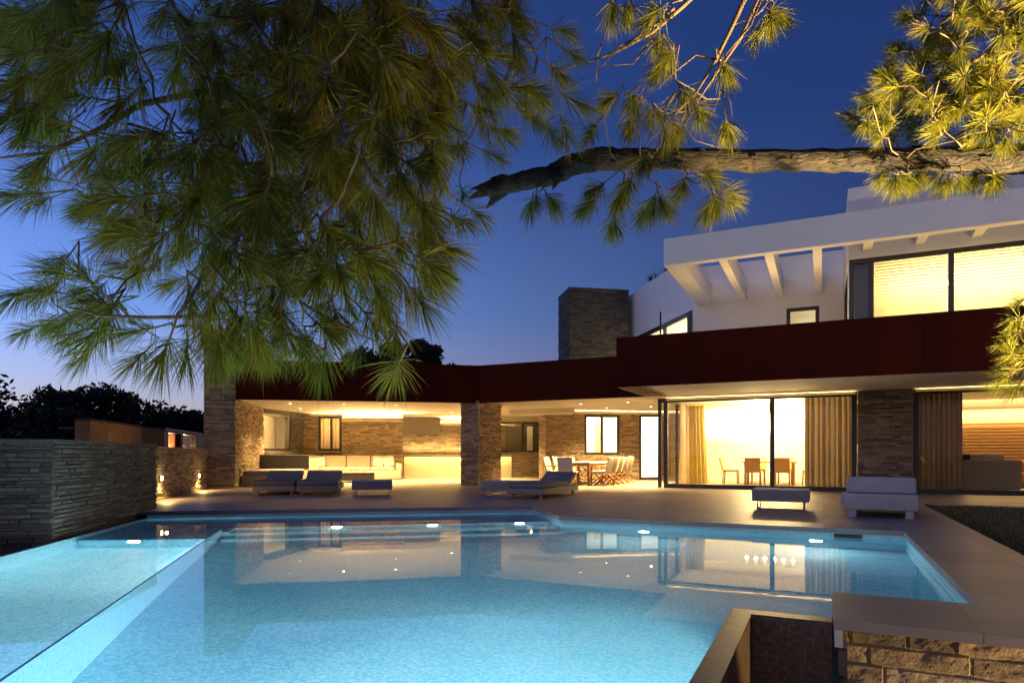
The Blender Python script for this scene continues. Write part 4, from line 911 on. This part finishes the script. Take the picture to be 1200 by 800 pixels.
NV = []; NF = []
def tuft(base, d, L, n, r, spread=1.0, stem=.5):
    """a brush of needles leaving the last stretch of a twig"""
    d = d.normalized(); x = d.cross(Vector((.3, .2, .9))).normalized(); y = d.cross(x)
    for k in range(n):
        t = r.random() ** .8; a = r.uniform(0, 6.283); ang = R(10 + 56 * (1 - t) ** 1.2 * spread + r.uniform(-6, 12)); o = base + d * (t * L * stem)
        nd = d * math.cos(ang) + (x * math.cos(a) + y * math.sin(a)) * math.sin(ang); nd.z -= .10; nd.normalize()
        l = L * r.uniform(.65, 1.05); w_ = L * .0068 + .0002; sx = nd.cross(Vector((r.uniform(-1, 1), r.uniform(-1, 1), r.uniform(-1, 1)))).normalized() * w_
        i = len(NV); m_ = o + nd * l * .55; e = o + nd * l + Vector((0, 0, -l * .07)) 
        sy = sx.cross(nd) 
        NV.extend([o - sx * .7, o + sx * .7, m_ + sx, m_ - sx, e]); NF.extend([(i, i + 1, i + 2, i + 3), (i + 3, i + 2, i + 4)])
TW = MB()
def grow(tufts, roots, r, r0=.012, maxr=.03):
    """link every tuft back to the nearest wood that is closer to the root"""
    nodes = [(Vector(p), 0.0) for p in roots]; rt = [Vector(p) for p in roots]
    order = sorted(tufts, key=lambda t: min((t[0] - q).length for q in rt))
    for base, d in order:
        best = min(nodes, key=lambda n_: (n_[0] - base).length + .45 * n_[1] + (0 if n_[1] == 0 else 0))
        q, dist = best; L = (base - q).length
        if L < .01: continue
        mid1 = q.lerp(base, .4) + Vector((r.uniform(-1, 1), r.uniform(-1, 1), r.uniform(-.6, .9))) * L * .10; mid2 = base - d.normalized() * min(L * .35, .12) + Vector((r.uniform(-1, 1), r.uniform(-1, 1), r.uniform(-1, 1))) * L * .03
        k = max(.2, 1 - dist / 2.2) 
        TW.tube([q, mid1, mid2, base, base + d.normalized() * .05], [r0 * k + L * .001, r0 * k * .7 + L * .0005, r0 * .45 * k + .001, .0028, .0018], 5, jit=.1, r2=r)
        nodes += [(mid1, dist + L * .4), (mid2, dist + L * .8), (base, dist + L)]
# --- left mass
DENS = ["888517999999998630", "788524899999998530", "683336899999986520", "572335999999987640", "333688899999963100", "257777899999620000",
        "004667899999942000", "001146899999631000", "355444678766320000", "245423567554200000", "001112453332000000"]
T1 = []; r = random.Random(33)
for j, row in enumerate(DENS):
    for i, c in enumerate(row):
        m_ = (int(c) / 9) ** 1.5 * 5.2; k = int(m_) + (r.random() < m_ - int(m_))
        for _ in range(k):
            px, py = i * 40 + r.uniform(0, 40), j * 40 + r.uniform(0, 40)
            Y = r.uniform(1.6, 2.9) if px < 520 else r.uniform(2.2, 3.1)
            fx = (px - 330) / 330
            d = Vector((fx * .9 + r.uniform(-.65, .65), r.uniform(-.7, .5), -.55 + r.uniform(-.5, .45))).normalized()
            T1.append((at(px, py, Y) - d * .085, d))
# outer tips that draw the silhouette
TIPS = [(45, 205, -1, .05), (30, 235, -.8, -.4), (75, 315, -1, .45), (60, 345, -1, .1), (105, 330, -.9, .5), (70, 380, -.9, -.5), (120, 355, -1, .2), (110, 395, -.7, -.7), (165, 385, -.8, -.3), (190, 405, -.5, -.9), (215, 415, .1, -1), (150, 320, -.9, .35), (155, 210, -1, .1), (150, 250, -.9, -.3), (165, 275, -1, -.2),
        (255, 395, -.15, -1), (270, 400, .15, -1), (300, 405, .2, -1), (335, 395, .2, -1), (365, 400, .15, -1), (385, 395, .5, -.8), (310, 385, -.2, -1), (280, 385, 0, -1), (245, 385, -.3, -1), (430, 380, .6, -.7), (400, 370, .4, -.9), (490, 310, .5, -.7), (470, 340, .4, -.8), (445, 350, .3, -.9), (500, 325, .7, -.4), (505, 290, .9, -.2),
        (640, 150, .5, -.7), (655, 160, .3, -.8), (655, 95, .6, -.5), (30, 20, -.8, .1), (20, 60, -.9, -.2), (20, 100, -.7, -.6), (55, 110, -.3, -.9), (30, 130, -.6, -.7)]
for px, py, dx, dz in TIPS:
    d = Vector((dx + r.uniform(-.2, .2), r.uniform(-.5, .3), dz + r.uniform(-.2, .2))).normalized(); T1.append((at(px + r.uniform(-8, 8), py + r.uniform(-8, 8), r.uniform(1.6, 2.2) if px < 520 else 2.7) - d * .05, d))
for base, d in T1: tuft(base, d, r.uniform(.115, .155), r.randint(100, 135), r)
rootsL = [at(x, y, Y) for x, y, Y in ((620, -190, 2.6), (520, -130, 2.3), (420, -80, 2.1), (320, -50, 2.0), (220, -40, 1.9), (100, -40, 1.85), (330, 60, 2.0), (320, 140, 2.0), (300, 215, 1.95), (290, 290, 1.9), (420, 40, 2.2), (560, 60, 2.6), (610, 40, 2.7))]
grow(T1, rootsL, r, .006)
TW.tube([at(1250, -330, 2.9)] + [at(x, y, Y) for x, y, Y in ((900, -290, 2.8), (620, -190, 2.6), (520, -130, 2.3), (420, -80, 2.1), (320, -50, 2.0), (220, -40, 1.9), (100, -40, 1.85))], [.06, .055, .05, .042, .036, .03, .022, .008], 8, jit=.08, r2=r)
TW.tube([at(x, y, 2.0) for x, y in ((335, -50), (345, 20), (330, 80), (322, 130), (312, 190), (298, 240), (290, 300), (262, 345))], [.020, .017, .015, .012, .011, .009, .006, .003], 7, jit=.1, r2=r)
TW.tube([at(x, y, Y) for x, y, Y in ((330, 60, 2.0), (250, 105, 1.95), (165, 122, 1.9), (120, 150, 1.85), (60, 178, 1.8), (0, 185, 1.75))], [.012, .010, .009, .007, .005, .003], 6, jit=.1, r2=r)
TW.tube([at(x, y, 2.5) for x, y in ((420, -80), (430, 30), (445, 90), (440, 150), (460, 220))], [.018, .014, .012, .009, .004], 6, jit=.1, r2=r)
TW.tube([at(x, y, 2.0) for x, y in ((290, 295), (340, 345), (385, 375), (440, 400))], [.008, .006, .004, .002], 5, r2=r)
TW.tube([at(x, y, 1.9) for x, y in ((285, 310), (240, 370), (180, 372), (120, 370), (80, 360))], [.010, .008, .006, .005, .002], 5, r2=r)
nl = len(NF)
# --- middle, between the two masses
MID = [(722, 5, 0, -1), (776, 12, -.7, -.5), (776, 40, .1, -1), (776, 75, -.5, -.6), (749, 110, -.5, -.7), (722, 112, -.6, -.6), (742, 138, -.2, -1), (796, 100, .2, -.8), (813, 122, .3, -.9), (800, 145, 0, -1), (783, 140, .2, -1), (844, 70, .4, -.8), (905, 12, .2, -1), (895, 25, -.1, -1), (912, 10, .4, -.8), (854, 140, .1, -1), (705, 214, -.7, -.5), (702, 232, -.6, -.7), (719, 255, -.1, -1), (729, 225, -.4, -.8), (763, 232, -.3, -.9), (776, 230, .2, -.9), (803, 212, -.5, -.7), (818, 208, .8, -.1), (840, 230, .0, -1), (850, 228, .7, -.4), (838, 236, -.3, -.9), (736, 208, -.4, -.7), (628, 228, .1, -1), (640, 225, .4, -.9), (760, 180, -.3, -.9), (790, 60, -.4, -.7), (735, 5, .3, -1), (765, 120, .1, -1), (700, 150, -.4, -.8)]
T2 = []; r = random.Random(44)
for px, py, dx, dz in MID:
    for _ in range(2): T2.append((at(px + r.uniform(-5, 5), py + r.uniform(-5, 5), r.uniform(2.85, 3.3)), Vector((dx + r.uniform(-.3, .3), r.uniform(-.6, .5), dz + r.uniform(-.2, .2)))))
for base, d in T2: tuft(base, d, r.uniform(.105, .14), r.randint(105, 140), r, 1.0, .4)
rootsM = [at(x, y, 3.1) for x, y in ((878, -40), (858, 30), (842, 70), (815, 108), (800, 0), (760, 35), (700, 66), (750, 186), (800, 186), (640, 208))]
grow(T2, rootsM, r, .0045)
for path, rd in (([(890, -60), (872, 0), (856, 35), (838, 72), (815, 110), (790, 135)], .016), ([(905, -40), (868, 45), (840, 85), (818, 118), (812, 130)], .010), ([(840, -30), (800, 8), (765, 38), (720, 62), (690, 72), (655, 82)], .011), ([(838, 70), (815, 65), (790, 85), (770, 105)], .007), ([(900, -20), (880, 30), (850, 65)], .006), ([(842, 70), (845, 105), (835, 135)], .005), ([(845, 105), (856, 120), (858, 138)], .004), ([(790, 10), (755, 40), (725, 55), (700, 85)], .008), ([(768, 40), (742, 75), (700, 78)], .006), ([(812, 130), (800, 150), (815, 165), (838, 172)], .006), ([(790, 110), (765, 150), (755, 172)], .006)):
    TW.tube([at(x, y, 3.05 + .02 * math.sin(i * 2)) for i, (x, y) in enumerate(path)], [rd * (1 - .75 * i / (len(path) - 1)) for i in range(len(path))], 6, jit=.1, r2=r)
# --- right mass, strongly lit
T3 = []; r = random.Random(55)
def inpoly(x, y, P):
    c = False
    for i in range(len(P)):
        (x0, y0), (x1, y1) = P[i], P[i - 1]
        if (y0 > y) != (y1 > y) and x < (x1 - x0) * (y - y0) / (y1 - y0) + x0: c = not c
    return c
PR = [(1085, -30), (1075, 30), (1058, 55), (1048, 90), (1035, 110), (1020, 118), (1010, 138), (1025, 160), (1060, 165), (1230, 165), (1230, -30)]
while len(T3) < 235:
    px, py = r.uniform(1000, 1230), r.uniform(-30, 168)
    if inpoly(px, py, PR): T3.append((at(px, py, r.uniform(2.7, 3.5)), Vector((-.45 + r.uniform(-.7, .7), r.uniform(-.8, .5), -.25 + r.uniform(-.7, .6)))))
for px, py in ((1006, 138), (1015, 150), (1050, 88), (1060, 60), (1045, 95), (1075, 20)):
    for _ in range(2): T3.append((at(px, py, 3.1), Vector((-.9 + r.uniform(-.2, .3), r.uniform(-.3, .3), r.uniform(-.3, .4)))))
for px, py in ((1040, 200), (1052, 207), (1060, 200), (1075, 202), (1090, 202), (1100, 203), (1115, 203), (1130, 203), (1145, 202), (1158, 202), (1170, 202)):
    for _ in range(2): T3.append((at(px + r.uniform(-5, 5), py + r.uniform(-4, 4), r.uniform(2.9, 3.1)), Vector((-.35 + r.uniform(-.4, .4), -.2, -.7))))
for px, py in ((1196, 372), (1190, 392), (1198, 405), (1188, 418), (1194, 432), (1200, 445), (1205, 385), (1210, 420), (1183, 440), (1204, 350)):
    T3.append((at(px, py, r.uniform(2.7, 2.9)), Vector((-.6 + r.uniform(-.4, .3), r.uniform(-.3, .3), -.2 + r.uniform(-.6, .6)))))
for base, d in T3: tuft(base, d, r.uniform(.085, .12), r.randint(90, 120), r, 1.0, .4)
rootsR = [at(x, y, Y) for x, y, Y in ((1250, -20, 2.95), (1225, 60, 3.0), (1180, 20, 3.0), (1120, 80, 3.05), (1150, 120, 3.05), (1090, 140, 3.05), (1120, 186, 3.0), (1060, 187, 3.0), (1240, 330, 2.8), (1225, 400, 2.8), (1160, 60, 3.1), (1110, 20, 3.1))]
grow(T3, rootsR, r, .0042)
for path, rd in (([(1290, -120), (1200, 10), (1160, 60), (1120, 85), (1090, 140)], .02), ([(1290, 60), (1210, 95), (1150, 120), (1100, 150)], .014), ([(1200, 10), (1145, 20), (1110, 25)], .008), ([(1300, 250), (1240, 330), (1225, 400), (1205, 440)], .012)):
    TW.tube([at(x, y, 3.0) for x, y in path], [rd * (1 - .75 * i / (len(path) - 1)) for i in range(len(path))], 6, jit=.1, r2=r)
TW.build('branches', M['twig'], pine)
def needles(f0, f1):
    g = MB(); i0 = min(min(f) for f in NF[f0:f1]); i1 = max(max(f) for f in NF[f0:f1]) + 1
    g.v = [tuple(v) for v in NV[i0:i1]]; g.f = [tuple(i - i0 for i in f) for f in NF[f0:f1]]; g.sm = [False] * len(g.f); g.build('needles', M['needle'], pine)
needles(0, nl); needles(nl, len(NF))
# garden spotlights under the pine
def garden_spot(p, tgt, e, cone, label, c=WARM2, blend=.6):
    p = Vector(p); d = (Vector(tgt) - p).normalized(); t = thing('garden_spotlight', label, 'spotlight', p, 'garden spotlights')
    g = MB(); g.tube([p + Vector((0, 0, -.25)), p + Vector((0, 0, -.04))], .012, 8); g.build('spike', M['frame'], t)
    g = MB(); g.tube([p - d * .1, p + d * .03], [.05, .055], 16); h_ = g.build('housing', M['frame'], t)
    spot(p + d * .06, d, e, cone, c, .035, blend)
garden_spot((4.3, 1.6, -1.2), at(1160, 50, 3.1), 21000, 44, 'garden spotlight on the ground aimed up into the right pine foliage', (1, .74, .30), .9)
garden_spot((1.7, 1.0, -1.2), at(800, 60, 3.1), 420, 34, 'garden spotlight on the ground aimed up at the middle pine tufts', WARM2, .9)
garden_spot((.75, .9, -1.2), at(470, 20, 2.3), 520, 26, 'garden spotlight on the ground aimed up at the upper left pine tufts', WARM2, 1)
garden_spot((-.15, .58, .07), at(130, 340, 1.9), 60, 40, 'spotlight on the near pool rim aimed up at the lowest left pine branch', WARM2, 1)
q = FE.p(12.55, -13.85, -.95); garden_spot(q, FE.p(11.2, -13.44, -.25), 460, 50, 'garden spotlight grazing the block stone retaining wall', WARM2, .3)

q = FE.p(17.5, -11.5, .3); garden_spot(q, FE.p(9.8, -2.8, 6.0), 900, 42, 'garden spotlight on the lawn aimed at the white upper storey', (1, .72, .46), .5)

# garden plant and leaning pale trunk on the lawn (mirrored in the living room glass)
gp = thing('garden_shrub', 'yellow green spiky shrub on the lawn beside the leaning pale trunk', 'shrub', (6.4, 4.2, -.03))
r = random.Random(9); g = MB(); c = Vector((6.4, 4.2, .05))
for j in range(170):
    a = r.uniform(0, 6.28); e_ = r.uniform(.1, 1.4); l = r.uniform(.3, .65); d = Vector((math.cos(a) * math.cos(e_), math.sin(a) * math.cos(e_), math.sin(e_))); y = d.cross(Vector((0, 0, 1))).normalized() * .022; b_ = c + Vector((r.uniform(-.12, .12), r.uniform(-.12, .12), r.uniform(0, .25)))
    g.add([b_ - y * .6, b_ + y * .6, b_ + d * l * .6 + y, b_ + d * l * .6 - y, b_ + d * l + Vector((0, 0, -.1 * l))], [(0, 1, 2, 3), (3, 2, 4)])
g.build('foliage', M['needle'], gp)
g = MB(); g.tube([c - Vector((0, 0, .07)), c + Vector((.02, 0, .25))], [.06, .04], 8); g.build('stem', M['twig'], gp)
gt = thing('leaning_tree', 'pale smooth trunk leaning over the lawn outside the living room', 'tree', (6.65, 4.0, -.03))
g = MB(); g.tube([(6.65, 4.0, -.05), (6.5, 4.05, .45), (6.15, 4.2, .95), (5.75, 4.4, 1.5), (5.3, 4.6, 1.95)], [.10, .085, .07, .06, .03], 12, jit=.06, r2=r); g.tube([(6.5, 4.05, .45), (6.62, 4.0, .95), (6.68, 4.0, 1.3)], [.08, .05, .02], 10, jit=.06, r2=r); g.build('trunk', M['coping'], gt)
spot((5.9, 5.6, .05), (.12, -.9, .35), 1500, 80, WARM2, .04, .8)
